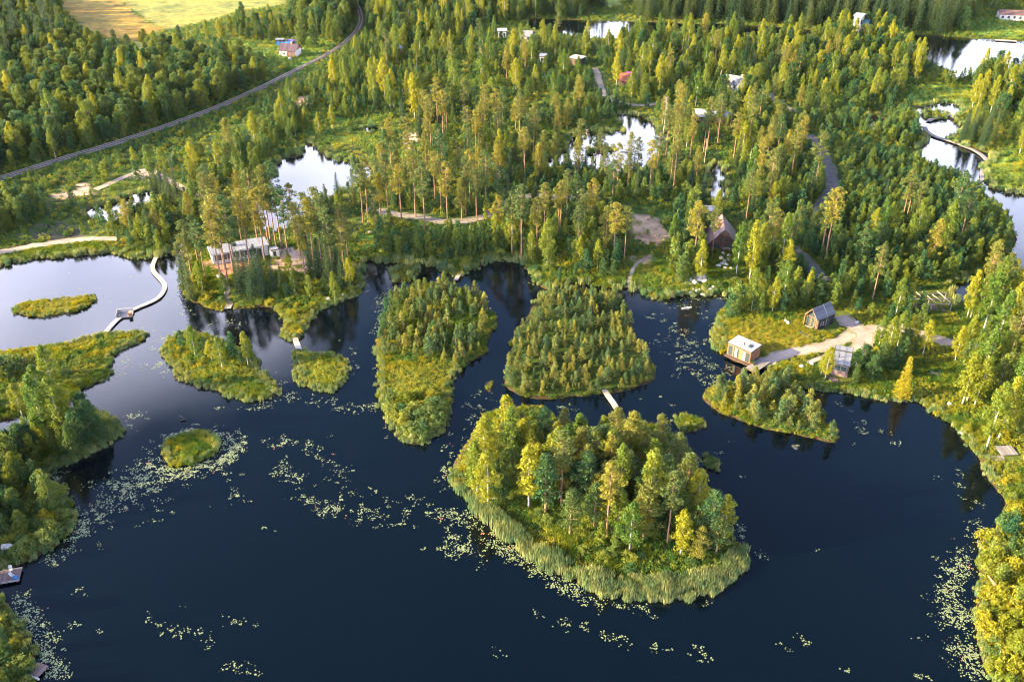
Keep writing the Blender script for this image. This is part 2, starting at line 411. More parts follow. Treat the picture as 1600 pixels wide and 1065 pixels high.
M = {
 'gold_leaf': leaf_mat('gold_leaf', (.10, .15, .014), (.32, .26, .012), .4),
 'birch_leaf': leaf_mat('birch_leaf', (.040, .10, .016), (.24, .235, .012), .42, mw=.5),
 'pine_needle': leaf_mat('pine_needle', (.020, .068, .022), (.19, .165, .016), .28, .6, mw=.48),
 'spruce_needle': leaf_mat('spruce_needle', (.013, .044, .020), (.060, .078, .014), .2, .6),
 'broad_leaf': leaf_mat('broad_leaf', (.012, .058, .024), (.12, .145, .010), .38),
 'sapling_leaf': leaf_mat('sapling_leaf', (.012, .066, .034), (.14, .17, .012), .38, mw=.45),
 'young_needle': leaf_mat('young_needle', (.028, .082, .034), (.21, .195, .022), .3),
 'willow_leaf': leaf_mat('willow_leaf', (.028, .09, .036), (.20, .21, .018), .36),
 'herb_leaf': leaf_mat('herb_leaf', (.020, .09, .018), (.19, .20, .010), .38),
 'gold_herb': leaf_mat('gold_herb', (.11, .15, .012), (.27, .23, .016), .35),
 'heath_leaf': leaf_mat('heath_leaf', (.018, .06, .012), (.11, .10, .012), .25),
 'reed_leaf': leaf_mat('reed_leaf', (.06, .13, .06), (.28, .28, .10), .2),
 'bark_pine': mat('bark_pine', (.21, .115, .065), .9, 3.0, col2=(.13, .085, .06)),
 'bark_birch': mat('bark_birch', (.42, .39, .35), .8, 2.5, col2=(.27, .24, .21)),
 'bark_dark': mat('bark_dark', (.10, .075, .055), .9, 4.0),
 'deadwood': mat('deadwood', (.42, .34, .28), .9, 4.0),
 'pad': leaf_mat('pad', (.14, .18, .08), (.29, .30, .16), .05, .35),
 'pad_red': leaf_mat('pad_red', (.32, .12, .07), (.5, .34, .12), .1, .35),
 'gravel': mat('gravel', (.20, .175, .16), .95, .9, col2=(.12, .10, .09)),
 'tarmac': mat('tarmac', (.115, .105, .11), .9, .6),
 'sand_road': mat('sand_road', (.29, .225, .195), .95, .35, col2=(.20, .155, .13)),
 'dirt': mat('dirt', (.16, .12, .09), .95, .8),
 'steel': mat('steel', (.25, .2, .17), .4, metal=.8),
 'sleeper': mat('sleeper', (.10, .075, .06), .9, 5),
 'wood_pale': boards_mat('wood_pale', (.34, .30, .275), 1, .6, .7),
 'wood_grey': boards_mat('wood_grey', (.21, .19, .19), 0, .3),
 'wood_warm': boards_mat('wood_warm', (.22, .10, .048), 0, .22),
 'wood_warm_y': boards_mat('wood_warm_y', (.22, .10, .05), 1, .22),
 'wood_dark': boards_mat('wood_dark', (.075, .045, .035), 0, .25),
 'wood_purple': boards_mat('wood_purple', (.13, .085, .085), 0, .3),
 'black_clad': boards_mat('black_clad', (.028, .03, .036), 0, .3, .6, .55),
 'black_roof': boards_mat('black_roof', (.085, .09, .105), 0, .5, .6, .5),
 'white_roof': mat('white_roof', (.32, .31, .31), .6, .5, col2=(.22, .21, .21)),
 'grey_roof': boards_mat('grey_roof', (.15, .155, .175), 0, .5, .6, .5),
 'purple_roof': boards_mat('purple_roof', (.06, .038, .055), 0, .8, .7, .7),
 'brown_roof': boards_mat('brown_roof', (.12, .07, .066), 0, .5, .6, .6),
 'red_roof': mat('red_roof', (.26, .09, .06), .7, 1.5),
 'violet': mat('violet', (.22, .04, .22), .6, 1.5),
 'cream': mat('cream', (.70, .64, .52), .85, .8, col2=(.55, .48, .38)),
 'white': mat('white', (.38, .365, .34), .7, 1.2, col2=(.30, .28, .26)),
 'brick': mat('brick', (.36, .17, .11), .9, 3.0, col2=(.22, .11, .08)),
 'stone': mat('stone', (.5, .46, .42), .9, 2.0, col2=(.28, .26, .24)),
 'teal_roof': mat('teal_roof', (.06, .13, .14), .6, 2),
 'frame_dark': mat('frame_dark', (.04, .035, .035), .5),
 'blue_tarp': mat('blue_tarp', (.03, .12, .28), .45, 1.5),
 'violet_tarp': mat('violet_tarp', (.10, .07, .24), .5, 1.5),
 'orange_red': mat('orange_red', (.55, .14, .06), .6),
 'duck': mat('duck', (.02, .018, .02), .6),
 'curtain': mat('curtain', (.62, .6, .55), .9),
}
g = bpy.data.materials.new('window_glass'); g.use_nodes = True
gb = g.node_tree.nodes['Principled BSDF']
gb.inputs['Base Color'].default_value = (.03, .045, .05, 1); gb.inputs['Roughness'].default_value = .06
gb.inputs['Specular IOR Level'].default_value = .9
M['glass'] = g

def rutted(m, edge=(.10, .11, .04)):
    nt = m.node_tree; b = nt.nodes['Principled BSDF']
    src = b.inputs['Base Color'].links[0].from_socket
    at = N(nt, 'ShaderNodeAttribute', attribute_name='tint')
    ns = N(nt, 'ShaderNodeTexNoise', i_Scale=.8, i_Detail=5.0)
    gg = N(nt, 'ShaderNodeNewGeometry'); nt.links.new(gg.outputs['Position'], ns.inputs['Vector'])
    ad = N(nt, 'ShaderNodeMath', operation='MULTIPLY_ADD'); ad.inputs[1].default_value = .8
    nt.links.new(ns.outputs['Fac'], ad.inputs[0]); nt.links.new(at.outputs['Fac'], ad.inputs[2])
    rp_ = ramp(nt, [(.30, 0), (.55, 1)]); nt.links.new(ad.outputs[0], rp_.inputs[0])
    mx = N(nt, 'ShaderNodeMix', data_type='RGBA'); mx.inputs[6].default_value = (*edge, 1)
    nt.links.new(rp_.outputs[0], mx.inputs[0]); nt.links.new(src, mx.inputs[7]); nt.links.new(mx.outputs[2], b.inputs['Base Color'])
M['lane_gravel'] = mat('lane_gravel', (.20, .175, .16), .95, .9, col2=(.12, .10, .09)); rutted(M['lane_gravel'])
rutted(M['tarmac'], (.09, .10, .05)); rutted(M['dirt']); rutted(M['sand_road'], (.17, .155, .075))
# water: dark peaty lake, faint ripples
wm = bpy.data.materials.new('lake_water'); wm.use_nodes = True
nt = wm.node_tree; b = nt.nodes['Principled BSDF']
b.inputs['Base Color'].default_value = (.0003, .002, .004, 1)
b.inputs['Roughness'].default_value = .045
b.inputs['IOR'].default_value = 1.33
geo = N(nt, 'ShaderNodeNewGeometry')
n1 = N(nt, 'ShaderNodeTexNoise', i_Scale=2.2, i_Detail=4.0)
n2 = N(nt, 'ShaderNodeTexNoise', i_Scale=.05, i_Detail=2.0)
nt.links.new(geo.outputs['Position'], n1.inputs['Vector']); nt.links.new(geo.outputs['Position'], n2.inputs['Vector'])
mm = N(nt, 'ShaderNodeMath', operation='MULTIPLY'); nt.links.new(n1.outputs['Fac'], mm.inputs[0]); nt.links.new(n2.outputs['Fac'], mm.inputs[1])
bp = N(nt, 'ShaderNodeBump', i_Strength=.19, i_Distance=.12); nt.links.new(mm.outputs[0], bp.inputs['Height'])
nt.links.new(bp.outputs[0], b.inputs['Normal'])
rr_ = N(nt, 'ShaderNodeMapRange'); rr_.inputs['From Min'].default_value = .35; rr_.inputs['From Max'].default_value = .65
rr_.inputs['To Min'].default_value = .02; rr_.inputs['To Max'].default_value = .05
nt.links.new(n2.outputs['Fac'], rr_.inputs[0]); nt.links.new(rr_.outputs[0], b.inputs['Roughness'])
M['water'] = wm

# ground: soil colour per place, broken up by noise
gm = bpy.data.materials.new('land_ground'); gm.use_nodes = True
nt = gm.node_tree; b = nt.nodes['Principled BSDF']
at = N(nt, 'ShaderNodeAttribute', attribute_name='soil')
geo = N(nt, 'ShaderNodeNewGeometry')
na = N(nt, 'ShaderNodeTexNoise', i_Scale=.35, i_Detail=7.0, i_Roughness=.7)
nb = N(nt, 'ShaderNodeTexNoise', i_Scale=.03, i_Detail=4.0)
for q in (na, nb): nt.links.new(geo.outputs['Position'], q.inputs['Vector'])
ra = ramp(nt, [(.25, .45), (.75, 1.5)]); nt.links.new(na.outputs['Fac'], ra.inputs[0])
rb = ramp(nt, [(.3, (.75, .9, 1.0)), (.7, (1.3, 1.1, .9))]); nt.links.new(nb.outputs['Fac'], rb.inputs[0])
m1 = N(nt, 'ShaderNodeMix', data_type='RGBA', blend_type='MULTIPLY'); m1.inputs[0].default_value = 1
m2 = N(nt, 'ShaderNodeMix', data_type='RGBA', blend_type='MULTIPLY'); m2.inputs[0].default_value = 1
nt.links.new(at.outputs['Color'], m1.inputs[6]); nt.links.new(ra.outputs[0], m1.inputs[7])
nt.links.new(m1.outputs[2], m2.inputs[6]); nt.links.new(rb.outputs[0], m2.inputs[7])
nt.links.new(m2.outputs[2], b.inputs['Base Color'])
b.inputs['Roughness'].default_value = .95; b.inputs['Specular IOR Level'].default_value = .1
bp = N(nt, 'ShaderNodeBump', i_Strength=.8, i_Distance=.5); nt.links.new(na.outputs['Fac'], bp.inputs['Height']); nt.links.new(bp.outputs[0], b.inputs['Normal'])
M['ground'] = gm

# ---------------------------------------------------------------- mesh helpers
COL = SC.collection
def mesh_np(name, V, faces, mats, midx=None, tint=None, smooth_=False):
    """faces: list of (k, array) with array (n, k) of vertex indices"""
    me = bpy.data.meshes.new(name)
    V = np.asarray(V, np.float32)
    me.vertices.add(len(V)); me.vertices.foreach_set('co', V.ravel())
    loops, tot = [], []
    for a in faces:
        a = np.asarray(a, np.int32)
        if len(a) == 0: continue
        loops.append(a.ravel()); tot.append(np.full(len(a), a.shape[1], np.int32))
    loops = np.concatenate(loops); tot = np.concatenate(tot)
    me.loops.add(len(loops)); me.loops.foreach_set('vertex_index', loops)
    me.polygons.add(len(tot))
    st = np.concatenate([[0], np.cumsum(tot)[:-1]]).astype(np.int32)
    me.polygons.foreach_set('loop_start', st); me.polygons.foreach_set('loop_total', tot)
    for m in mats: me.materials.append(m)
    if midx is not None: me.polygons.foreach_set('material_index', np.asarray(midx, np.int32))
    if tint is not None:
        t = me.attributes.new('tint', 'FLOAT', 'FACE'); t.data.foreach_set('value', np.asarray(tint, np.float32))
    if smooth_: me.polygons.foreach_set('use_smooth', np.ones(len(tot), bool))
    me.update(calc_edges=True)
    return me
def link(name, me, parent=None, loc=None, **props):
    o = bpy.data.objects.new(name, me)
    COL.objects.link(o)
    if parent is not None: o.parent = parent
    if loc is not None: o.location = loc
    for k, v in props.items(): o[k] = v
    return o
def thing(name, label, cat, loc, rz=0.0, group=None):
    o = bpy.data.objects.new(name, None); COL.objects.link(o)
    o.empty_display_size = .5
    o.location = loc; o.rotation_euler = (0, 0, rz); o['label'] = label; o['category'] = cat
    if group: o['group'] = group
    return o

class MB:
    def __init__(s): s.v, s.f = [], []
    def box(s, x0, y0, z0, x1, y1, z1):
        i = len(s.v)
        s.v += [(x0,y0,z0),(x1,y0,z0),(x1,y1,z0),(x0,y1,z0),(x0,y0,z1),(x1,y0,z1),(x1,y1,z1),(x0,y1,z1)]
        s.f += [(i,i+3,i+2,i+1),(i+4,i+5,i+6,i+7),(i,i+1,i+5,i+4),(i+1,i+2,i+6,i+5),(i+2,i+3,i+7,i+6),(i+3,i,i+4,i+7)]
        return s
    def poly_prism(s, pts, d):
        """pts: 3D planar loop, extruded by vector d"""
        i, n = len(s.v), len(pts)
        s.v += [tuple(p) for p in pts] + [(p[0]+d[0], p[1]+d[1], p[2]+d[2]) for p in pts]
        s.f += [tuple(range(i+n-1, i-1, -1)), tuple(range(i+n, i+2*n))]
        for k in range(n):
            j = (k+1) % n
            s.f.append((i+k, i+j, i+n+j, i+n+k))
        return s
    def tube(s, a, b, r0, r1, n=6):
        a, b = Vector(a), Vector(b); d = (b-a)
        q = d.to_track_quat('Z', 'Y'); i = len(s.v)
        for c, r in ((a, r0), (b, r1)):
            for k in range(n):
                t = 2*math.pi*k/n
                s.v.append(tuple(c + q @ Vector((math.cos(t)*r, math.sin(t)*r, 0))))
        for k in range(n):
            j = (k+1) % n
            s.f.append((i+k, i+j, i+n+j, i+n+k))
        s.f.append(tuple(range(i+n, i+2*n))); s.f.append(tuple(range(i+n-1, i-1, -1)))
        return s
    def mesh(s, name, m, sm=False):
        me = bpy.data.meshes.new(name); me.from_pydata(s.v, [], s.f); me.materials.append(m)
        if sm: me.polygons.foreach_set('use_smooth', [True]*len(s.f))
        me.update(); return me
    def build(s, name, m, parent=None, sm=False, **kw):
        return link(name, s.mesh(name, m, sm), parent, **kw)
def gz(x, y): return float(ground_z(np.array([[x, y]]))[0])

# ---------------------------------------------------------------- terrain
def build_ground():
    d = [12.0]
    while d[-1] < 84: d.append(d[-1] + 9)
    while d[-1] < 660: d.append(d[-1] * 1.0058)
    while d[-1] < 9000: d.append(d[-1] * 1.12)
    d = np.array(d)
    a = np.concatenate([np.arange(-180, -50, 6), np.arange(-50, -42, 1.0), np.arange(-42, 42, .29), np.arange(42, 50, 1.0), np.arange(50, 181, 6)])
    a = np.unique(np.round(a, 4)); a = a[a <= 180]
    A, D = np.meshgrid(np.radians(a), d)
    P = np.stack([(D*np.sin(A)).ravel(), (D*np.cos(A)).ravel()], 1)
    sd = shore(P)
    z = ground_z(P, sd)
    far = np.hypot(P[:, 0], P[:, 1]) > 760
    behind = (P[:, 1] < 20) & ~far
    z[far & (P[:, 1] > -200)] = np.maximum(z[far & (P[:, 1] > -200)], .8)
    V = np.column_stack([P, z])
    nr, nc = D.shape
    i = np.arange(nr*nc).reshape(nr, nc)
    Fq = np.stack([i[:-1, :-1], i[:-1, 1:], i[1:, 1:], i[1:, :-1]], -1).reshape(-1, 4)[:, ::-1]
    me = mesh_np('ground', V, [Fq], [M['ground']], smooth_=True)
    # soil colours: forest floor, verge, then the traced clearings
    n = vnoise(P[:, 0], P[:, 1], 18, 21)[:, None]
    col = np.array([[.030, .050, .015]]) * (1-n) + np.array([[.075, .105, .02]]) * n
    shorem = np.clip(1 - np.abs(sd) / 6, 0, 1)[:, None]
    col = col * (1-shorem) + np.array([[.085, .10, .022]]) * shorem
    Pj = P + np.stack([vnoise(P[:, 0], P[:, 1], 5, 31) - .5, vnoise(P[:, 0], P[:, 1], 5, 32) - .5], 1) * 5
    for poly, c in patch_w + patch_w[10:22]:
        m = inside(Pj, poly)
        k = (.65 + .7 * vnoise(P[m, 0], P[m, 1], 3.5, 33))[:, None]
        col[m] = np.array([c]) * k
    bank = (sd < .9)
    col[bank] = np.array([.05, .035, .018])
    col[sd < -.3] = np.array([.012, .012, .01])
    ca = me.color_attributes.new('soil', 'FLOAT_COLOR', 'POINT')
    ca.data.foreach_set('color', np.column_stack([col, np.ones(len(col))]).astype(np.float32).ravel())
    link('ground', me, kind='structure')
build_ground()
W = 9000.0
link('lake_water', mesh_np('lake_water', [(-W,-W,0),(W,-W,0),(W,W,0),(-W,W,0)], [np.array([[0,1,2,3]])], [M['water']]), kind='structure')

def ribbon(line, hw, z_off, wob=.5):
    """points of a strip along a world polyline: left and right edges draped on the ground"""
    L = [line[0]]
    for a, b_ in zip(line[:-1], line[1:]):
        n = max(1, int(np.hypot(*(b_-a)) / 3.0))
        for k in range(1, n+1): L.append(a + (b_-a)*k/n)
    L = np.array(L)
    t = np.gradient(L, axis=0); t /= np.linalg.norm(t, axis=1)[:, None] + 1e-9
    nrm = np.stack([-t[:, 1], t[:, 0]], 1)
    cols = []
    for s in (-1, -.66, -.3, 0, .3, .66, 1):
        w = hw * s * (1 + (wob * (rng.random(len(L)) - .5) if abs(s) == 1 else 0))
        q = L + nrm * (w if np.ndim(w) == 0 else w[:, None])
        cols.append(q)
    zc = ground_z(L) + z_off
    nz = np.convolve(np.pad(zc, 2, mode='edge'), np.ones(5)/5, 'valid')
    V = []
    for k, q in enumerate(cols):
        zz = np.maximum(nz, ground_z(q) + z_off)
        V.append(np.column_stack([q, zz]))
    V = np.stack(V, 1)
    n, c = V.shape[:2]
    i = np.arange(n*c).reshape(n, c)
    Fq = np.stack([i[:-1, :-1], i[:-1, 1:], i[1:, 1:], i[1:, :-1]], -1).reshape(-1, 4)
    return V.reshape(-1, 3), Fq, L, nrm, nz
def road(key, name, m, z=.06, **kw):
    line, hw = road_w[key]
    V, Fq, L, nrm, nz = ribbon(line, hw, z)
    ruts = np.tile([.0, 1, .35, .35, 1, .0], len(Fq)//6)
    o = link(name, mesh_np(name, V, [Fq], [m], tint=ruts), kind='structure')
    for k, v in kw.items(): o[k] = v
    return o
for k, nme, mk in (('gravel_track','gravel_track','sand_road'),('gravel_road','gravel_road','lane_gravel'),('east_road','asphalt_road','tarmac'),
                   ('sand_drive','sand_driveway','sand_road'),('sand_yard','sand_yard','sand_road'),('sand_lane','sand_lane','sand_road'),
                   ('north_lane','forest_lane','lane_gravel'),('west_lane','gravel_lane','sand_road'),('mid_lane','village_lane','lane_gravel'),
                   ('footpath','foot_path','dirt'),('cabin_path','cabin_path','sand_road'),('lot_path','sandy_path','sand_road')):
    road(k, nme, M[mk], .07 + .006 * list(ROADS).index(k))
# (wheel ruts come from the tint of the strips)
# railway: raised ballast bed, two rails, sleepers
line, hw = road_w['railway']
V, Fq, L, nrm, nz = ribbon(line, hw, .1, .05)
n = len(L)
Vb = []
for s, dz in ((-1.5, -1.2), (-1.0, 0), (1.0, 0), (1.5, -1.2)):
    Vb.append(np.column_stack([L + nrm*hw*s, nz + .25 + dz]))
Vb = np.stack(Vb, 1); i = np.arange(n*4).reshape(n, 4)
Fb = np.stack([i[:-1, :-1], i[:-1, 1:], i[1:, 1:], i[1:, :-1]], -1).reshape(-1, 4)
rail_bed = link('railway_bed', mesh_np('railway_bed', Vb.reshape(-1, 3), [Fb], [M['gravel']]), kind='structure')
for s in (-.76, .76):
    r_ = []
    for dx, dz in ((-.06, .22), (-.06, .42), (.06, .42), (.06, .22)):
        r_.append(np.column_stack([L + nrm*(s+dx), nz + .25 + dz]))
    r_ = np.stack(r_, 1)
    link('rail', mesh_np('rail', r_.reshape(-1, 3), [Fb], [M['steel']]), rail_bed)
mb = MB(); acc = 0.0
for k in range(1, n):
    seg = L[k]-L[k-1]; ln = float(np.hypot(*seg)); ang = math.atan2(seg[1], seg[0])
    while acc < ln:
        c = L[k-1] + seg*acc/ln; zz = nz[k] + .25
        ux, uy = math.cos(ang), math.sin(ang); i0 = len(mb.v)
        for z_ in (0.02, .2):
            for a_, b_ in ((-.13,-1.3),(.13,-1.3),(.13,1.3),(-.13,1.3)):
                mb.v.append((c[0]+ux*a_-uy*b_, c[1]+uy*a_+ux*b_, zz+z_))
        mb.f += [(i0+4,i0+5,i0+6,i0+7),(i0,i0+1,i0+5,i0+4),(i0+1,i0+2,i0+6,i0+5),(i0+2,i0+3,i0+7,i0+6),(i0+3,i0,i0+4,i0+7)]
        acc += 1.3
    acc -= ln
mb.build('sleeper_row', M['sleeper'], rail_bed, kind='stuff')
# ---------------------------------------------------------------- plants
def unit(v): return v / (np.linalg.norm(v, axis=-1, keepdims=True) + 1e-9)
def shell(r, c, rad, n, up=.25, inner=.55):
    """n leaf positions and normals on the outside of an ellipsoid clump"""
    d = unit(r.normal(size=(n, 3)))
    rr = r.uniform(inner, 1.0, (n, 1)) ** .7
    p = np.asarray(c) + d * rr * np.asarray(rad)
    nn = unit(d / np.asarray(rad) * np.mean(rad) * .9 + r.normal(size=(n, 3)) * .75 + np.array([0, 0, up]))
    return p, nn
def leaves(r, P, Nn, size, asp=.6, vert=False):
    n = len(P)
    t = np.cross(Nn, r.normal(size=(n, 3)))
    if vert: t = np.tile([0, 0, 1.0], (n, 1)) + r.normal(size=(n, 3)) * .25
    t = unit(t)
    bb = unit(np.cross(Nn, t))
    s = (size * r.uniform(.6, 1.3, (n, 1)))
    a = s * .5; c = s * .5 * asp
    V = np.stack([P - t*a, P + bb*c - t*a*.1, P + t*a, P - bb*c + t*a*.1], 1).reshape(-1, 3)
    return V, np.arange(n*4).reshape(n, 4), np.repeat(0, n)
def cone(a, b, r0, r1, n=5):
    a, b = np.asarray(a, float), np.asarray(b, float)
    d = unit((b-a)[None])[0]
    x = np.cross(d, [.3, .9, .1]); x /= np.linalg.norm(x); y = np.cross(d, x)
    th = np.arange(n) * 2*np.pi/n
    ring = np.outer(np.cos(th), x) + np.outer(np.sin(th), y)
    V = np.vstack([a + ring*r0, b + ring*r1])
    k = np.arange(n); j = (k+1) % n
    return V, np.stack([k, j, n+j, n+k], 1)
class Plant:
    def __init__(s, seed): s.r = np.random.default_rng(seed); s.LP, s.LN, s.LT, s.W = [], [], [], []
    def clump(s, c, rad, n, up=.25, tint=None):
        p, q = shell(s.r, c, rad, n, up)
        s.LP.append(p); s.LN.append(q)
        t0 = s.r.uniform(0, .6) if tint is None else tint
        s.LT.append(np.clip(t0 + s.r.uniform(0, .4, n), 0, 1))
    def limb(s, a, b, r0, r1, n=5): s.W.append(cone(a, b, r0, r1, n))
    def trunk(s, H, r0, lean=.02, segs=4, r1=.03, n=7):
        p = np.zeros(3); pts = [p]
        for k in range(segs):
            p = p + np.array([s.r.normal()*lean*H/segs, s.r.normal()*lean*H/segs, H/segs]); pts.append(p)
        for k in range(segs):
            a = r0 + (r1-r0)*k/segs; b_ = r0 + (r1-r0)*(k+1)/segs
            s.W.append(cone(pts[k], pts[k+1], a, b_, n))
        s.pts = np.array(pts); return s.pts
    def at(s, z):
        z = min(z, s.pts[-1][2]-1e-3); 
        return np.array([np.interp(z, s.pts[:, 2], s.pts[:, 0]), np.interp(z, s.pts[:, 2], s.pts[:, 1]), z])
    def meshes(s, name, size, lm, bm, asp=.6, vert=False):
        P, Q, T = np.vstack(s.LP), np.vstack(s.LN), np.concatenate(s.LT)
        V, Fq, _ = leaves(s.r, P, Q, size, asp, vert)
        crown = mesh_np(name + '_crown', V, [Fq], [lm], tint=T)
        trunk = None; WV, WF, off = [], [], 0
        if s.W:
            for v, f in s.W: WV.append(v); WF.append(f + off); off += len(v)
            WV, WF = np.vstack(WV), np.vstack(WF)
            trunk = mesh_np(name + '_trunk', WV, [WF], [bm], smooth_=True)
            both = mesh_np(name, np.vstack([V, WV]), [Fq, WF + len(V)], [lm, bm], midx=np.r_[np.zeros(len(Fq)), np.ones(len(WF))], tint=np.r_[T, np.zeros(len(WF))])
        else: both = crown
        return dict(crown=crown, trunk=trunk, both=both)

def fullpine(seed):
    s = Plant(seed); H = 12.0; s.trunk(H*.97, .2, .012, 6)
    r = s.r; base = r.uniform(.14, .28)*H; rw = r.uniform(1.8, 2.4)
    for k in range(75):
        t = (k + r.random())/75; z = base + t*(H-base)*.96
        R_ = rw * (math.sin(math.pi*(.24 + .73*t**.8)) ** .9) * r.uniform(.65, 1.2)
        a = r.uniform(0, 2*math.pi); rr = R_ * r.uniform(.35, 1)
        c = s.at(z) + np.array([math.cos(a)*rr, math.sin(a)*rr, .15])
        w = r.uniform(.5, .82)
        s.clump(c, (w, w, w*.7), int(62*w*w)+9, .45)
        if k % 3 == 0: s.limb(s.at(z-.4), c, .05, .02, 4)
    s.clump(s.at(H*.96), (.45, .45, .6), 50, .4)
    return s.meshes('pine_tree', .36, M['pine_needle'], M['bark_pine'], .5)
def pine(seed):
    s = Plant(seed); H = 20.0; s.trunk(H*.97, .24, .012, 6)
    r = s.r; base = r.uniform(.44, .56)*H; rw = r.uniform(2.0, 2.6)
    for k in range(56):
        t = (k + r.random())/56; z = base + t*(H-base)*.97
        R_ = rw * (math.sin(math.pi*(.12 + .80*t)) ** .8) * r.uniform(.7, 1.2)
        a = r.uniform(0, 2*math.pi); rr = R_ * r.uniform(.35, 1)
        c = s.at(z) + np.array([math.cos(a)*rr, math.sin(a)*rr, .25])
        w = r.uniform(.65, 1.05)*(1 - .25*t)
        s.clump(c, (w, w, w*.55), int(56*w*w)+10, .5)
        if k % 2 == 0: s.limb(s.at(z-.5), c, .06, .02, 4)
    s.clump(s.at(H*.96), (.6, .6, .9), 60, .4)
    for k in range(5):
        z = base*r.uniform(.6, .98); a = r.uniform(0, 6.28); l = r.uniform(.5, 1.4)
        s.limb(s.at(z), s.at(z)+np.array([math.cos(a)*l, math.sin(a)*l, .1]), .035, .01, 3)
    return s.meshes('pine_tree', .44, M['pine_needle'], M['bark_pine'], .5)
def birch(seed):
    s = Plant(seed); H = 14.0; s.trunk(H*.97, .15, .02, 6, .02)
    r = s.r; base = r.uniform(.14, .28)*H; rw = r.uniform(1.8, 2.5)
    for k in range(96):
        t = (k + r.random())/96; z = base + t*(H-base)*.97
        R_ = rw * (math.sin(math.pi*(.20 + .77*t**.85)) ** .95) * r.uniform(.7, 1.25)
        a = r.uniform(0, 2*math.pi); rr = R_ * r.uniform(.3, 1)
        c = s.at(z) + np.array([math.cos(a)*rr, math.sin(a)*rr, 0])
        w = r.uniform(.42, .72)
        s.clump(c, (w, w, w*1.2), int(46*w)+9, .3)
        if k % 3 == 0: s.limb(s.at(z-.9), c, .035, .01, 4)
    s.clump(s.at(H*.97), (.35, .35, .7), 40, .4)
    return s.meshes('birch_tree', .38, M['birch_leaf'], M['bark_birch'], .65)
def spruce(seed):
    s = Plant(seed); H = 17.0; s.trunk(H*.98, .2, .006, 4)
    r = s.r; base = .06*H; rw = r.uniform(2.1, 2.7)
    lv = 26
    for k in range(lv):
        t = k/lv; z = base + t*(H-base)
        R_ = rw * (1-t)**.85 + .18
        nb = max(4, int(9*(1-t)+3)); a0 = r.uniform(0, 6.28)
        for j in range(nb):
            a = a0 + 6.28*j/nb + r.normal()*.2; l = R_*r.uniform(.75, 1.1)
            m = max(2, int(l/.42))
            for q in range(m):
                u = (q+.7)/m*l
                c = s.at(z) + np.array([math.cos(a)*u, math.sin(a)*u, .1 - u*.22])
                s.clump(c, (.30, .30, .17), 7, .7, tint=r.uniform(0, .5)+.2*(q == m-1))
    s.clump(s.at(H*.97), (.15, .15, .6), 25, .3)
    return s.meshes('spruce_tree', .38, M['spruce_needle'], M['bark_dark'], .5)
def broad(seed):
    s = Plant(seed); H = 11.0; s.trunk(H*.7, .22, .02, 4, .06)
    r = s.r; rw = r.uniform(2.1, 2.8)
    for k in range(150):
        t = r.random(); z = (.12 + .82*t)*H
        R_ = rw*(math.sin(math.pi*(.22+.70*t))**.75)*r.uniform(.65, 1.2)
        a = r.uniform(0, 6.28); rr = R_*math.sqrt(r.uniform(.25, 1))
        w = r.uniform(.38, .8)
        c = np.array([math.cos(a)*rr, math.sin(a)*rr, z])
        s.clump(c, (w, w, w*1.0), int(52*w*w)+6, .35)
        if k % 6 == 0: s.limb(s.at(z*.5), c, .07, .02, 4)
    return s.meshes('broadleaf_tree', .40, M['broad_leaf'], M['bark_dark'], .65)
def sapling(seed):
    s = Plant(seed); H = 6.5; s.trunk(H*.96, .06, .02, 3, .01, 5)
    r = s.r; rw = r.uniform(1.05, 1.5)
    for k in range(40):
        t = (k+r.random())/40; z = (.10+.86*t)*H
        R_ = rw*(math.sin(math.pi*(.30+.65*t**.9))**.8)*r.uniform(.7, 1.2)
        a = r.uniform(0, 6.28); rr = R_*r.uniform(.3, 1)
        w = r.uniform(.32, .55)
        s.clump(s.at(z)+np.array([math.cos(a)*rr, math.sin(a)*rr, 0]), (w, w, w*1.1), 26, .35)
    return s.meshes('young_birch', .36, M['sapling_leaf'], M['bark_dark'], .65)
def ypine(seed):
    s = Plant(seed); H = 3.4; s.trunk(H*.95, .06, .03, 3, .02, 5)
    r = s.r; rw = r.uniform(.7, 1.0)
    for k in range(48):
        t = (k+r.random())/48; z = (.14+.84*t)*H
        R_ = rw*(1-t)**.8*r.uniform(.7, 1.3)+.1
        a = r.uniform(0, 6.28); rr = R_*r.uniform(.3, 1)
        w = r.uniform(.14, .27)
        s.clump(s.at(z)+np.array([math.cos(a)*rr, math.sin(a)*rr, 0]), (w, w, w*1.2), 20, .6, tint=r.uniform(0, .7))
        if k % 3 == 0: s.limb(s.at(z), s.at(z)+np.array([math.cos(a)*rr, math.sin(a)*rr, .1]), .02, .01, 3)
    return s.meshes('young_pine', .22, M['young_needle'], M['bark_pine'], .5)
def bush(seed, lm='willow_leaf'):
    s = Plant(seed); r = s.r
    for k in range(26):
        a = r.uniform(0, 6.28); rr = 1.25*math.sqrt(r.random()); z = 1.75*(1-(rr/1.6)**2)*r.uniform(.35, 1)
        w = r.uniform(.32, .55)
        s.clump((math.cos(a)*rr, math.sin(a)*rr, z), (w, w, w*.9), 26, .4)
        if k % 4 == 0: s.limb((0, 0, 0), (math.cos(a)*rr, math.sin(a)*rr, z), .03, .01, 3)
    return s.meshes('willow_shrub', .30, M[lm], M['bark_dark'], .45)
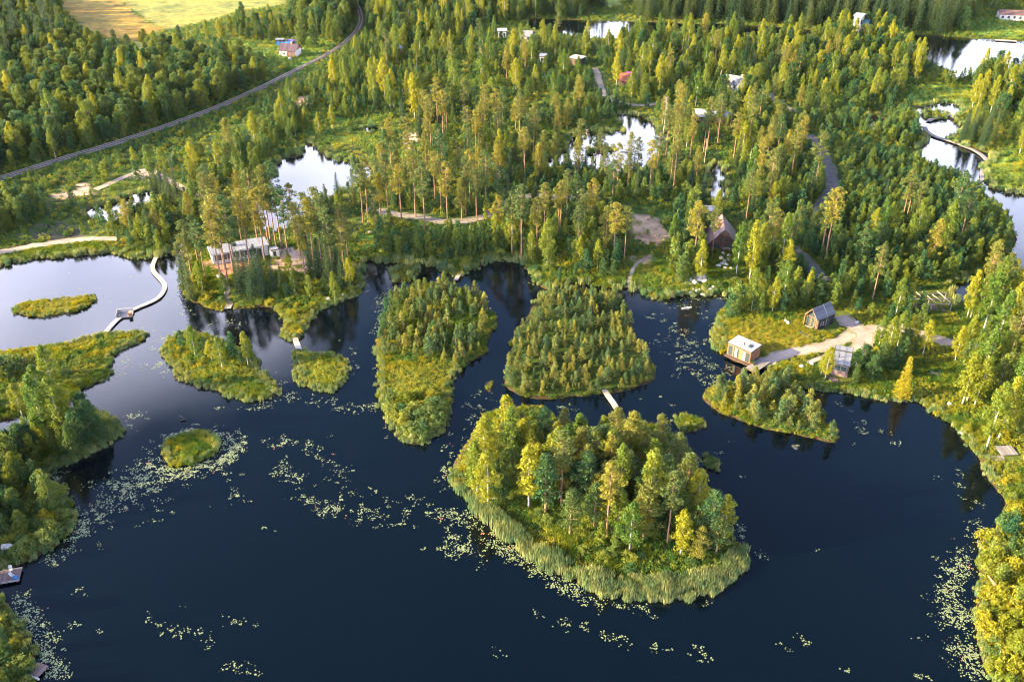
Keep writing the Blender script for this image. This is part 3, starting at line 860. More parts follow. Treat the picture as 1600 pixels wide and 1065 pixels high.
def deadpine(seed):
    s = Plant(seed); H = 17.0; s.trunk(H, .2, .012, 5); r = s.r
    for k in range(46):
        z = r.uniform(.45, .98)*H; a = r.uniform(0, 6.28); l = r.uniform(.6, 1.9)*(1.2-z/H)+.5
        e = s.at(z)+np.array([math.cos(a)*l, math.sin(a)*l, r.uniform(-.2, .5)])
        s.limb(s.at(z), e, .05, .015, 3)
        for q in range(2): s.limb(e*.6+s.at(z)*.4, e+r.normal(size=3)*.45, .02, .008, 3)
    WV, WF, off = [], [], 0
    for v, f in s.W: WV.append(v); WF.append(f+off); off += len(v)
    me = mesh_np('dead_pine', np.vstack(WV), [np.vstack(WF)], [M['deadwood']])
    return me
def herb(seed, mt, h=.7, w=.62, n=70, size=.22):
    s = Plant(seed); r = s.r
    for k in range(6):
        a = r.uniform(0, 6.28); rr = w*.6*math.sqrt(r.random()); q = w*r.uniform(.35, .55)
        s.clump((math.cos(a)*rr, math.sin(a)*rr, h*r.uniform(.3, .6)), (q, q, h*.5), n//6, .5)
    return s.meshes('herb_clump', size, M[mt], None, .5)['both']
def blades(seed, mt, h, w, n, bw, name, lean=.25, plume=0):
    r = np.random.default_rng(seed)
    a = r.uniform(0, 6.28, n); rr = w*np.sqrt(r.random(n))
    B = np.stack([np.cos(a)*rr, np.sin(a)*rr, np.full(n, -.05)], 1)
    hh = h*r.uniform(.65, 1.1, n); ld = r.normal(size=(n, 2))*lean
    Tp = B + np.column_stack([ld*hh[:, None]*.5, hh])
    Md = B + np.column_stack([ld*hh[:, None]*.12, hh*.55])
    th = r.uniform(0, 6.28, n); o = np.stack([np.cos(th), np.sin(th), 0*th], 1)*bw
    V = np.stack([B-o*.5, B+o*.5, Md+o*.6, Tp, Md-o*.6], 1).reshape(-1, 3)
    i = np.arange(n)[:, None]*5
    F = i + np.array([[0, 1, 2, 3, 4]])
    return mesh_np(name, V, [F], [M[mt]], tint=r.random(n))

KINDS = {}
def reg(k, fn, n, nominal): KINDS[k] = dict(v=[fn(100*len(KINDS)+i+1) for i in range(n)], H=nominal)
reg('pine', pine, 6, 20.0); KINDS['pine']['v'] += [fullpine(800+i) for i in range(4)]; reg('birch', birch, 6, 14.0); reg('spruce', spruce, 4, 17.0); reg('broad', broad, 5, 11.0)
reg('sapling', sapling, 6, 6.5); reg('ypine', ypine, 6, 3.4); reg('bush', bush, 5, 2.1); KINDS['bush']['v'] += [bush(850+i, 'gold_leaf') for i in range(4)]
GOLD = [pxa(g_) for g_ in ([(275,425),(345,440),(340,490),(290,480)], [(432,478),(486,480),(486,535),(436,535)], [(585,555),(650,560),(715,575),(712,625),(640,640),(585,640)],
    [(1500,790),(1720,780),(1720,1130),(1500,1130)], [(1092,600),(1140,600),(1180,690),(1092,660)], [(585,480),(612,480),(600,600),(580,560)], [(250,510),(300,510),(300,560),(255,600)],
    [(1110,490),(1160,480),(1160,560),(1110,560)], [(1440,620),(1560,640),(1600,760),(1540,760),(1440,650)], [(700,690),(760,640),(750,760),(790,830),(700,760)], [(1190,560),(1270,560),(1270,600),(1190,600)])]
COVER = {
 'herb': [herb(900+i, 'herb_leaf') for i in range(4)],
 'gold': [herb(910+i, 'gold_herb', .6, .6, 60) for i in range(3)],
 'heath': [herb(920+i, 'heath_leaf', .35, .6, 50, .18) for i in range(3)],
 'grass': [blades(930+i, 'herb_leaf', .55, .5, 60, .06, 'grass_tuft', .7) for i in range(3)],
 'goldgrass': [blades(935+i, 'gold_herb', .6, .5, 60, .06, 'meadow_tuft', .7) for i in range(3)],
 'reed': [blades(940+i, 'reed_leaf', 1.9, 1.0, 75, .085, 'reed_clump', .14) for i in range(4)],
}

def make_stuff(name, P, yaw, scale, idx, protos, **props):
    """one object that sets a plant down at every point, through geometry nodes"""
    me = bpy.data.meshes.new(name + '_points')
    me.vertices.add(len(P)); me.vertices.foreach_set('co', np.asarray(P, np.float32).ravel())
    for nm, tp, arr in (('yaw', 'FLOAT', yaw), ('size', 'FLOAT_VECTOR', None), ('pick', 'INT', idx)):
        at_ = me.attributes.new(nm, tp, 'POINT')
        if tp == 'FLOAT_VECTOR':
            s_ = np.asarray(scale); w_ = s_ * rng.uniform(.78, 1.22, len(s_))
            at_.data.foreach_set('vector', np.column_stack([w_, w_*rng.uniform(.9, 1.1, len(s_)), s_]).astype(np.float32).ravel()); continue
        at_.data.foreach_set('value', np.asarray(arr, np.float32 if tp == 'FLOAT' else np.int32))
    col = bpy.data.collections.new(name + '_kinds')
    for i, m in enumerate(protos):
        col.objects.link(bpy.data.objects.new('%s_kind_%02d' % (name, i), m))
    nt = bpy.data.node_groups.new(name + '_nodes', 'GeometryNodeTree')
    nt.interface.new_socket('Geometry', in_out='INPUT', socket_type='NodeSocketGeometry')
    nt.interface.new_socket('Geometry', in_out='OUTPUT', socket_type='NodeSocketGeometry')
    gi, go = nt.nodes.new('NodeGroupInput'), nt.nodes.new('NodeGroupOutput')
    ci = nt.nodes.new('GeometryNodeCollectionInfo'); ci.inputs[0].default_value = col
    ci.inputs['Separate Children'].default_value = True; ci.inputs['Reset Children'].default_value = True
    ip = nt.nodes.new('GeometryNodeInstanceOnPoints'); ip.inputs['Pick Instance'].default_value = True
    def attr(nm, tp):
        a = nt.nodes.new('GeometryNodeInputNamedAttribute'); a.data_type = tp; a.inputs['Name'].default_value = nm
        return a.outputs['Attribute']
    cx = nt.nodes.new('ShaderNodeCombineXYZ')
    nt.links.new(attr('yaw', 'FLOAT'), cx.inputs[2])
    nt.links.new(gi.outputs[0], ip.inputs['Points']); nt.links.new(ci.outputs[0], ip.inputs['Instance'])
    nt.links.new(attr('pick', 'INT'), ip.inputs['Instance Index'])
    nt.links.new(cx.outputs[0], ip.inputs['Rotation']); nt.links.new(attr('size', 'FLOAT_VECTOR'), ip.inputs['Scale'])
    nt.links.new(ip.outputs[0], go.inputs[0])
    o = link(name, me, kind='stuff', **props)
    md = o.modifiers.new('plants', 'NODES'); md.node_group = nt
    return o

# ---------------------------------------------------------------- where plants grow
road_lines = [(l, w) for l, w in road_w.values()]
def off_roads(P, m=1.5):
    ok = np.ones(len(P), bool)
    for l, w in road_lines: ok &= dist_line(P, l) > w + m
    return ok
def grid_pts(poly, s, jit=.48):
    x0, y0 = poly.min(0); x1, y1 = poly.max(0)
    X, Y = np.meshgrid(np.arange(x0, x1, s), np.arange(y0, y1, s*.9))
    P = np.stack([X.ravel(), Y.ravel()], 1) + rng.uniform(-jit, jit, (X.size, 2))*s
    return P[inside(P, poly)]
FOOT = []          # building footprints (world centre, radius)
def clear_poly(name_i): return patch_w[name_i][0]
OPEN = [patch_w[i][0] for i in range(len(patch_w)) if i not in (25, 26, 27, 28, 29, 41, 42)]  # clearings that trees keep out of (set below)

ITEMS = {k: [] for k in KINDS}    # kind -> list of (x, y, height)
def sow(poly_px, open_ok=False, margin=1.0, **kinds):
    poly = pxa(smooth(poly_px, 1)) if not isinstance(poly_px, np.ndarray) else poly_px
    for k, (s, h0, h1, keep) in kinds.items():
        P = grid_pts(poly, s)
        if keep < 1: P = P[vnoise(P[:, 0], P[:, 1], 13, len(ITEMS[k]) % 97) * .75 + rng.random(len(P)) * .35 < keep]
        P = P[shore(P) > (margin if k in ('bush', 'ypine') else margin + 1.0)]
        P = P[off_roads(P, .6 if k in ('bush', 'sapling') else 1.6)]
        if not open_ok:
            ok = np.ones(len(P), bool)
            for o in OPEN: ok &= ~inside(P, o)
            P = P[ok]
        for (cx_, cy_, rr_) in FOOT: P = P[np.hypot(P[:, 0]-cx_, P[:, 1]-cy_) > rr_]
        H = h0*.82 + (h1*1.08 - h0*.82) * rng.beta(2.0, 2.2, len(P))
        ITEMS[k] += [(x, y, h) for (x, y), h in zip(P, H)]
def plant(k, *rows):
    """hand-placed: (base x, base y, top y) in photo pixels"""
    for bx, by, ty in rows:
        x, y = px(bx, by)
        ITEMS[k].append((x, y, max(1.5, top_z(y, ty))))
        HAND.add((k, round(x, 2), round(y, 2)))
HAND = set()
for c_ in [(1160,562,7),(1283,512,7),(1312,588,6),(1127,388,7),(376,408,10),(410,400,6),(1337,62,9),(1145,140,8),(1095,192,6),(1125,192,7),(980,134,5),(450,90,7),(448,74,6),
           (785,60,4),(614,88,4),(850,101,4),(897,105,5),(1440,468,8),(1470,468,8),(1582,34,9),(372,428,4),(1575,712,4),(820,72,4)]:
    x_, y_ = px(c_[0], c_[1]); FOOT.append((x_, y_, c_[2]))
# view corridors kept clear in front of the houses
for c_ in [(1160,575,3),(1128,405,5),(1128,420,4),(340,425,5),(360,432,5),(440,415,5),(1272,524,4),(1310,600,3),(1145,150,6),(1100,203,4),(450,100,5),(460,105,4)]:
    x_, y_ = px(c_[0], c_[1]); FOOT.append((x_, y_, c_[2]))

plant('spruce', (385,442,394),(410,436,392),(372,455,408),(398,432,395)); plant('pine', (352,425,300),(366,430,310),(392,425,300),(415,415,300))
x_, y_ = px(1334, 82); FOOT.append((x_, y_, 10))
# --- wooded island in the foreground
plant('birch', (745,772,690),(762,792,705),(757,742,655),(790,705,622),(800,740,640),(870,760,672),(830,742,678),(826,797,700),(1012,822,705),(983,866,791),
      (965,800,700),(940,722,655),(1062,870,802),(1016,760,690),(985,735,650),(1085,812,735),(1130,842,775),(905,722,650))
plant('pine', (852,807,715),(877,793,678),(905,748,675),(948,845,728),(930,806,745),(1042,852,742),(1105,862,770),(1070,800,712),(1118,868,808),(1035,792,715),
      (915,770,700),(975,790,712),(1055,742,678),(1000,722,662),(1030,702,650),(850,702,640),(815,702,648),(880,692,640),(960,700,640),(890,840,770),(1000,845,765),(1090,876,826))
plant('broad', (780,790,735),(900,790,730),(1000,790,735),(940,770,712),(1060,830,770),(1040,770,715),(860,760,705),(970,760,700),(800,760,700),(1020,740,690))
WI = pxa(ISLES['woodisle'])
sow(WI, margin=9, pine=(6.0, 9, 13.5, .9), birch=(7.5, 9, 13, .75), broad=(8.5, 7, 10, .7))
sow(WI, margin=5, sapling=(3.6, 3, 6, .6), bush=(3.0, 1.2, 2.4, .75))
# --- heath island and pine island
HI = pxa(ISLES['heathisle'])
sow(HI, margin=.6, open_ok=True, ypine=(2.3, 1.6, 4.2, .8), bush=(6, .5, 1.0, .5))
sow(HI, margin=.5, open_ok=True, ypine=(3.0, .7, 1.6, .55))
sow(HI, margin=2, open_ok=True, ypine=(8.5, 3.6, 5.0, .6))
sow([(835,470),(990,470),(985,485),(860,482)], open_ok=True, ypine=(2.8, 4, 6.0, .8))
PI_T = pxa([(590,560),(592,520),(604,488),(620,460),(680,440),(750,460),(778,490),(760,545),(712,578),(650,560)])
sow(PI_T, margin=.8, ypine=(2.3, 1.8, 5.6, .85), sapling=(5.5, 2.5, 5.5, .6))
sow(pxa([(590,640),(640,610),(706,620),(700,660),(650,695),(600,650)]), margin=.8, bush=(2.1, 1.6, 3.4, .8), sapling=(4.0, 2.5, 4.5, .5))
plant('sapling', (720,480,452),(735,485,455),(600,528,490),(606,500,465),(612,478,452))
# --- birch islet, small islets
plant('birch', (306,560,512),(348,578,530),(332,568,535),(388,572,520),(392,568,528))
plant('sapling', (285,545,518),(270,555,535),(325,560,530),(365,560,520),(378,570,545),(345,560,528))
sow(ISLES['birchisle'], open_ok=True, margin=1.0, bush=(3.2, .9, 1.9, .6))
sow(ISLES['grassisle'], open_ok=True, margin=.8, bush=(3.0, .7, 1.3, .5))
sow(ISLES['grassdot'], margin=.6, bush=(2.6, .7, 1.3, .8))
sow(ISLES['roundisle'], open_ok=True, margin=2.2, bush=(2.6, .6, 1.1, .5))
sow(ISLES['eastpad'], margin=.8, bush=(3.0, .6, 1.1, .4))
# --- cabin peninsula
plant('pine', (300,432,345),(312,420,338),(322,440,352),(296,452,372),(405,392,268),(420,382,272),(432,388,282),(441,392,255),(357,445,308),(372,448,318),(348,450,330),
      (425,392,262),(450,400,300),(486,418,305),(492,424,312),(505,428,296),(512,432,305),(535,405,322),(540,440,345),(470,405,320),(545,418,335),(478,440,340),(520,440,330),(462,380,290),
      (330,378,300),(345,372,305),(378,378,300))
plant('spruce', (395,470,398),(412,468,400),(380,462,395),(428,458,408),(405,450,385),(440,450,415),(500,440,375),(515,445,385),(528,430,365),(300,470,400),(290,455,380),(485,430,372),(545,445,392),(535,452,400))
plant('birch', (352,465,430),(455,445,400),(548,452,405),(318,458,410),(524,470,425),(462,462,425),(485,468,432))
sow([(285,440),(300,430),(325,455),(330,482),(300,472),(285,455)], margin=.5, bush=(2.4, 1.5, 3.0, .9), sapling=(3.5, 4, 7, .7))
sow([(330,455),(430,470),(470,440),(565,440),(560,460),(500,490),(460,505),(435,480),(340,486)], margin=.8, bush=(2.8, 1, 2.2, .75), sapling=(5, 3, 5.5, .5), spruce=(9, 6, 10, .5))
sow([(437,485),(480,482),(480,520),(455,531),(443,520)], margin=.4, bush=(1.9, .9, 1.8, .9))
# --- north shore of the main lake
sow([(570,385),(700,395),(820,392),(870,420),(880,450),(840,440),(820,412),(700,420),(600,412),(570,408)], margin=1.2, sapling=(3.2, 3.5, 8, .75), bush=(2.8, 1.2, 2.8, .8), broad=(11, 5, 8, .5))
sow([(575,350),(690,352),(800,335),(830,350),(880,400),(830,410),(760,402),(600,395),(570,380)], margin=1, pine=(11, 15, 21, .55), sapling=(3.8, 4, 9, .6), bush=(4, 1.5, 3, .6), birch=(13, 10, 15, .5))
plant('pine', (568,352,262),(575,345,250),(595,340,275),(607,335,245),(628,352,262),(650,345,232),(664,368,258),(700,358,258),(722,348,285),(745,352,270),(760,345,240),(780,345,265),
      (800,400,300),(812,385,310),(815,405,290),(838,402,310),(850,375,290),(920,360,300),(905,392,300),(945,400,325),(958,410,320),(975,410,325),(1082,425,318),(1112,402,325),(1165,350,270),(1180,330,262),
      (690,338,248),(735,330,240),(872,370,290),(885,345,270))
plant('birch', (855,418,345),(830,410,362),(933,425,378),(1093,442,378),(1170,440,348),(1150,432,352),(705,378,345),(1120,350,300),(1185,425,352),(905,420,372))
sow([(870,400),(950,330),(968,330),(968,400),(970,440),(900,435),(880,430)], margin=1.2, sapling=(3.6, 4, 8, .6), bush=(3.2, 1.2, 2.5, .7), pine=(14, 14, 19, .5))
sow([(975,384),(1010,388),(1012,402),(975,400)], open_ok=True, margin=1, bush=(2.4, 1.5, 2.8, .9), sapling=(3.5, 2.5, 4, .8))
sow([(970,415),(1045,405),(1050,440),(1020,462),(975,446)], open_ok=True, margin=1, bush=(4, .8, 1.8, .7))
sow([(985,318),(1040,318),(1048,330),(990,328)], open_ok=True, margin=1, bush=(3, 1.2, 2.4, .8))
sow([(1045,330),(1100,330),(1100,440),(1060,455),(1040,430)], margin=1.2, sapling=(2.9, 5, 9.5, .85), bush=(3.5, 1.5, 2.6, .7), birch=(13, 9, 13, .4))
sow([(1150,380),(1230,370),(1290,440),(1240,450),(1160,450)], margin=1.2, sapling=(3.2, 4, 8, .8), broad=(9, 6, 9, .5), pine=(13, 14, 19, .5), birch=(12, 10, 14, .5), bush=(4, 1.5, 2.6, .6))
sow([(1100,430),(1165,435),(1170,455),(1080,455)], margin=1.2, bush=(3.2, 1, 2.2, .7))
# --- east mainland: tree belt behind the small houses, thicket to the river
sow([(1120,478),(1165,462),(1250,450),(1330,470),(1350,500),(1310,495),(1250,492),(1190,496),(1140,500),(1115,512)], margin=1.2, birch=(7.5, 8, 12.5, .7), sapling=(3.2, 4, 8, .85), bush=(3.5, 1.2, 2.4, .5))
sow([(1350,500),(1450,480),(1450,520),(1400,515),(1360,515)], margin=1, birch=(6.5, 7, 11.5, .8), sapling=(3.4, 4, 8, .85))
sow([(1150,330),(1260,300),(1420,330),(1500,400),(1500,460),(1420,475),(1330,470),(1230,440),(1200,400)], margin=1.2, sapling=(2.8, 3.5, 6.8, .92), broad=(15, 6, 9, .5), birch=(24, 8, 12, .5), spruce=(20, 7, 11, .5))
sow([(1180,230),(1290,210),(1440,265),(1500,290),(1560,330),(1582,380),(1555,420),(1500,440),(1440,400),(1300,330),(1190,290)], margin=1.5, sapling=(2.7, 3.5, 6.2, .96), broad=(20, 5, 8, .5), birch=(40, 9, 12, .4))
plant('pine', (1280,410,305),(1287,415,300),(1242,382,318),(1405,362,272),(1412,357,278),(1422,372,290),(1452,418,345),(1477,395,272),(1495,390,298),(1362,473,386),(1203,410,330),(1210,405,345),(1190,418,320),(1340,425,352),(1232,400,340))
plant('birch', (1374,376,312),(1425,392,315),(1472,402,318),(1218,425,338),(1225,440,378),(1388,375,322))
# gold belt right of the sandy lane
plant('birch', (1502,635,555),(1520,640,562),(1558,690,592),(1540,702,600),(1575,650,545),(1590,620,520),(1530,605,520),(1550,560,462),(1568,545,448),(1590,540,455),(1535,520,432),(1515,500,445),
      (1598,585,500),(1552,600,522),(1608,640,560),(1612,700,610),(1505,560,498),(1490,570,515),(1545,500,405),(1575,500,425),(1600,480,400))
plant('pine', (1568,590,475),(1548,430,372),(1562,468,398),(1598,720,640),(1530,480,380))
sow([(1480,480),(1540,450),(1700,430),(1700,700),(1600,690),(1560,660),(1510,640),(1490,600),(1490,560),(1500,520)], margin=2.5, birch=(6.5, 8, 13.5, .8), sapling=(4.2, 4, 8, .7), pine=(13, 13, 18, .5), broad=(12, 6, 10, .5))
sow([(1330,560),(1390,545),(1450,545),(1430,570),(1400,600),(1345,600)], margin=2, broad=(6.5, 5, 8, .7), sapling=(4, 3.5, 6, .7), bush=(3.5, 1.2, 2.4, .6))
plant('broad', (1345,580,540),(1360,598,555),(1375,578,540),(1335,602,572))
plant('birch', (1288,596,545),(1332,590,548),(1282,588,560),(1385,560,500),(1400,548,492),(1372,545,500),(1420,545,498),(1440,560,505))
sow([(1196,584),(1262,570),(1290,600),(1250,606),(1196,600)], margin=.6, bush=(2.2, 1, 2, .85), sapling=(5, 2.5, 4.5, .5))
sow([(1230,520),(1262,524),(1320,532),(1335,520),(1322,500),(1308,505),(1268,530)], margin=.6, open_ok=True, bush=(2.6, .8, 1.6, .8))
sow([(1097,611),(1195,590),(1250,608),(1285,648),(1308,685),(1240,681),(1140,651),(1097,625)], margin=1.2, ypine=(2.6, 2.6, 5.6, .85), bush=(2.6, 1, 2.2, .7), sapling=(5, 3, 5.5, .4))
plant('ypine', (1297,688,658),(1158,615,578),(1230,660,620),(1262,665,628))
sow([(1370,600),(1440,615),(1500,680),(1560,700),(1600,690),(1490,600)], margin=1, bush=(3.4, 1, 2.2, .65))
sow([(1545,742),(1600,760),(1700,740),(1700,800),(1567,790)], margin=.8, bush=(2.8, 1, 2.2, .7), sapling=(6, 3, 5, .4))
sow([(1567,795),(1700,790),(1700,1110),(1570,1100),(1536,1045),(1517,950),(1533,865)], margin=.8, bush=(2.1, 1.6, 3.6, .95), sapling=(4.5, 4, 6.5, .6), birch=(12, 6, 9, .4))
# --- west shores
sow([(-120,560),(0,556),(120,540),(220,524),(220,535),(165,556),(60,600),(-100,620)], open_ok=True, margin=1.2, bush=(5.5, .8, 1.8, .6))
plant('bush', (14,582,552),(2,584,556))
plant('birch', (82,610,560),(90,625,540),(70,640,572),(105,690,592),(92,680,600),(75,690,590),(35,650,600))
sow([(-140,600),(60,600),(110,605),(165,592),(165,575),(60,590)], margin=1, bush=(3.5, 1, 2.4, .8), sapling=(5, 4, 7, .6))
sow([(-200,660),(0,672),(60,666),(140,648),(190,660),(180,690),(110,720),(72,742),(-200,745)], margin=1.8, broad=(5.2, 6, 9.5, .85), sapling=(3.4, 4, 7, .7), birch=(16, 8, 12, .5), bush=(2.6, 1.2, 2.4, .8))
plant('broad', (148,690,625),(152,682,632),(130,700,640),(165,690,660),(120,712,660))
sow([(-250,745),(72,746),(95,765),(113,790),(110,830),(60,862),(0,885),(-250,900)], margin=1.2, broad=(4.6, 6, 9.5, .95), bush=(2.4, 1.5, 3, .9), sapling=(4, 4, 6, .6))
sow([(-250,915),(5,915),(28,970),(50,1020),(60,1060),(30,1140),(-250,1280)], margin=.8, broad=(5.2, 4, 7, .8), bush=(2.4, 1.2, 2.8, .85))
# off to the west: woods that shade this end of the lake
sow([(-1100,560),(-200,600),(-180,760),(-220,980),(-900,1200)], margin=2, broad=(8, 9, 14, .8))
sow([(-700,300),(-120,330),(-120,420),(-300,430),(-700,430)], margin=2, broad=(9, 9, 13, .8), sapling=(7, 5, 8, .7))
# --- north-west of the lake
sow([(-160,345),(0,332),(60,322),(88,335),(72,350),(20,372),(-160,410)], margin=1.5, sapling=(2.8, 5, 9, .99), broad=(6, 6, 9.5, .85))
sow([(-160,345),(0,332),(60,322),(70,305),(0,305),(-160,322)], margin=1.5, sapling=(3.0, 2.5, 5, .9), bush=(3, 1, 2.5, .8))
sow([(-60,408),(60,400),(200,388),(272,388),(262,399),(150,397),(0,417),(-60,425)], margin=.9, bush=(3.2, .9, 2.2, .65))
sow([(155,345),(215,338),(262,330),(280,372),(270,392),(225,398),(185,385),(160,365)], margin=1.2, sapling=(3.2, 4, 8, .85), pine=(8, 8, 13, .6), bush=(3, 1.2, 2.4, .7), broad=(9, 6, 9, .6))
sow([(85,320),(150,305),(200,305),(215,330),(150,345),(135,350),(90,345)], margin=1.2, bush=(3.2, .8, 1.8, .6), sapling=(9, 3, 6, .5))
sow([(236,300),(275,290),(285,330),(262,345),(240,330)], margin=1, spruce=(6, 9, 14, .9))
plant('spruce', (246,300,262),(255,305,258),(264,306,265),(240,304,268))
sow([(95,300),(150,285),(260,262),(330,235),(420,200),(470,195),(470,235),(400,280),(390,320),(300,310),(285,300),(235,285),(150,290)], margin=1.5, sapling=(4.2, 4, 8, .65), broad=(12, 6, 10, .5), birch=(14, 9, 13, .5), bush=(4.5, 1.2, 2.6, .6), pine=(24, 11, 16, .4))
sow([(285,300),(390,320),(400,350),(330,372),(290,365)], margin=1.5, pine=(8, 12, 18, .7), sapling=(3.6, 4, 8, .7), spruce=(11, 8, 13, .6))
sow([(0,300),(120,262),(250,222),(330,190),(430,142),(460,150),(330,215),(200,262),(90,300),(0,310)], margin=1.5, sapling=(4.5, 2, 4, .6), bush=(3.8, 1, 2.4, .7), birch=(34, 8, 11, .5))
sow([(400,190),(440,165),(520,110),(560,72),(590,55),(640,80),(590,140),(560,190),(500,215),(470,215)], margin=1.5, sapling=(3.4, 3.5, 7, .85), birch=(15, 9, 13, .6), bush=(5, 1.5, 2.6, .6))
# --- woods beyond the railway
sow([(-400,345),(-150,320),(0,282),(150,236),(320,176),(400,145),(330,120),(255,92),(180,100),(110,70),(95,40),(60,-60),(-400,-60)], margin=2, broad=(5.8, 8, 13, .93), birch=(12, 11, 15, .55), sapling=(6.5, 5, 9, .7))
sow([(-60,120),(110,110),(105,40),(60,-40),(-60,-40)], margin=2, spruce=(9, 15, 20, .7), broad=(9, 11, 15, .6))
sow([(180,100),(255,92),(330,118),(400,142),(435,124),(430,110),(400,97),(300,92),(250,80)], margin=2, broad=(5.5, 6, 10.5, .9), birch=(12, 9, 13, .5))
sow([(300,70),(345,90),(400,98),(415,75),(345,55)], margin=2, broad=(9, 6, 9, .6), birch=(11, 9, 12, .6))
sow([(345,56),(400,40),(450,34),(470,55),(420,74),(375,64)], margin=2, broad=(6.5, 5, 9, .9), birch=(12, 8, 11, .6))
sow([(455,30),(470,-70),(540,-70),(556,10),(550,42),(535,66),(520,74),(475,60)], margin=2, broad=(5.2, 9, 14, .95), spruce=(14, 12, 16, .5))
sow([(205,72),(235,62),(240,68),(215,76)], margin=1, bush=(3.5, 2, 4, .9))
plant('broad', (120,55,30),(180,70,50),(228,70,48),(222,72,52),(282,68,42),(460,93,84)); plant('broad', (472,78,38),(492,78,42),(380,35,6),(440,60,42))
plant('bush', (444,112,100),(448,112,102))
# --- village woods in the middle
sow([(560,60),(575,-60),(930,-70),(930,20),(880,40),(830,55),(820,28),(700,60),(640,85)], margin=2, broad=(8.5, 7, 12, .8), birch=(11, 10, 16, .75), spruce=(13, 12, 18, .5), sapling=(6, 4, 8, .6))
sow([(590,110),(700,60),(830,62),(940,62),(940,110),(920,150),(830,195),(760,190),(640,190),(560,185)], margin=2, birch=(12.5, 9, 15, .7), broad=(13, 6, 10, .7), sapling=(5.2, 3, 6, .65), pine=(26, 14, 18, .4), bush=(6, 1.5, 3, .6))
sow([(930,62),(1150,60),(1290,60),(1400,70),(1432,90),(1440,120),(1410,150),(1380,180),(1280,200),(1180,170),(1120,175),(1030,170),(960,150),(940,110)], margin=2, birch=(12, 9, 15, .75), broad=(9.5, 7, 11.5, .8), sapling=(4.8, 3, 7, .7), pine=(24, 13, 18, .45), spruce=(17, 9, 14, .5))
sow([(1180,170),(1280,200),(1380,180),(1430,170),(1430,240),(1350,215),(1290,205),(1190,230)], margin=1.5, sapling=(3.4, 4, 7.5, .85), broad=(13, 6, 9, .5), bush=(4, 1.5, 3, .6))
sow([(1285,48),(1400,52),(1400,72),(1440,95),(1440,130),(1330,110),(1290,85)], margin=1.5, broad=(7, 8, 12, .85), birch=(9, 10, 14, .7))
plant('birch', (1290,58,28),(1310,70,35),(1318,75,48),(1350,72,52),(1362,75,50),(1428,128,80),(1432,125,62),(1405,118,72))
plant('pine', (1305,100,58),(1220,128,75),(1228,115,70),(1246,128,72),(1206,160,118),(1248,175,135),(1290,100,65))
plant('pine', (1348,72,40)); plant('birch', (1345,178,140),(1342,172,145))
# pines and birches of the central ridge
sow([(560,185),(640,190),(760,190),(830,200),(850,250),(830,275),(780,310),(700,335),(620,330),(590,325),(580,280),(600,225)], margin=2, pine=(10, 13, 20, .8), birch=(17, 10, 15, .5), sapling=(4.9, 2.5, 5.5, .65), spruce=(11, 8, 14, .6))
sow([(590,225),(600,320),(560,345),(500,350),(470,340),(520,310),(560,290)], margin=2, spruce=(8, 8, 13, .8), pine=(10, 13, 18, .7), sapling=(3.8, 3, 6, .7))
sow([(830,270),(900,266),(985,275),(1035,265),(1105,275),(1105,330),(1050,320),(960,315),(880,312),(820,318),(780,310)], margin=2, pine=(10.5, 12, 18, .75), spruce=(10, 7, 12, .6), sapling=(3.6, 3, 6.5, .85), birch=(24, 9, 13, .4))
sow([(1030,180),(1120,178),(1190,180),(1200,230),(1270,250),(1290,300),(1250,335),(1160,330),(1110,320),(1135,290),(1120,255),(1050,250),(1045,215)], margin=2, pine=(9, 13, 20, .88), birch=(14, 10, 15, .6), sapling=(4.8, 4, 8, .65), spruce=(14, 9, 14, .5), broad=(13, 7, 10, .4))
sow([(590,330),(600,325),(700,338),(790,318),(820,320),(900,318),(960,322),(965,332),(880,392),(830,350),(700,350),(600,345)], margin=1.5, pine=(12, 13, 18, .6), sapling=(3.3, 3, 6.5, .85), spruce=(12, 7, 12, .6))
sow([(780,215),(830,205),(885,212),(895,222),(855,245),(830,250)], margin=1.5, birch=(13, 10, 15, .5), broad=(10, 6, 9, .5), bush=(4, 1.5, 3, .6))
sow([(940,160),(1030,175),(1045,205),(1030,200),(985,178),(930,200),(860,205),(830,195),(900,165)], margin=1.5, sapling=(3.6, 4, 7.5, .85), broad=(9, 6, 9, .6), bush=(4, 1.5, 3, .6))
plant('pine', (902,175,120),(905,178,122),(872,220,168),(868,200,148),(886,205,155),(868,258,205),(930,262,192),(938,265,200),(848,262,205),(905,262,185),(985,250,200),(997,252,208),(1035,200,150),(1040,245,165),(1052,300,185),(1078,250,180))
plant('birch', (645,275,245),(650,290,250),(523,145,92),(555,135,90),(602,160,95),(610,175,120),(648,190,118),(655,188,125),(640,170,120),(590,140,98),(615,172,112),(735,110,62),(760,112,72),(478,200,172),(462,215,182),(447,212,170),(500,215,178),(520,205,168))
plant('birch', (342,265,225),(212,262,233))
plant('pine', (262,138,104))
# --- far shore: tall dark spruce wood
sow([(985,32),(1060,34),(1200,38),(1290,46),(1330,52),(1395,52),(1500,55),(1512,30),(1490,-30),(1560,-80),(960,-80)], margin=2.0, spruce=(5.6, 15, 23, .95), birch=(22, 9, 13, .4), broad=(17, 7, 11, .5))
sow([(700,25),(985,30),(960,-80),(700,-80)], margin=2, spruce=(7, 12, 19, .8), broad=(9, 8, 12, .7), birch=(12, 11, 15, .6))
sow([(1495,54),(1530,56),(1520,28),(1500,20)], margin=1.5, broad=(5, 8, 13, .9))
sow([(1520,25),(1700,28),(1700,-60),(1560,-60),(1500,-30)], margin=1, broad=(8, 6, 11, .7), spruce=(12, 9, 14, .5))
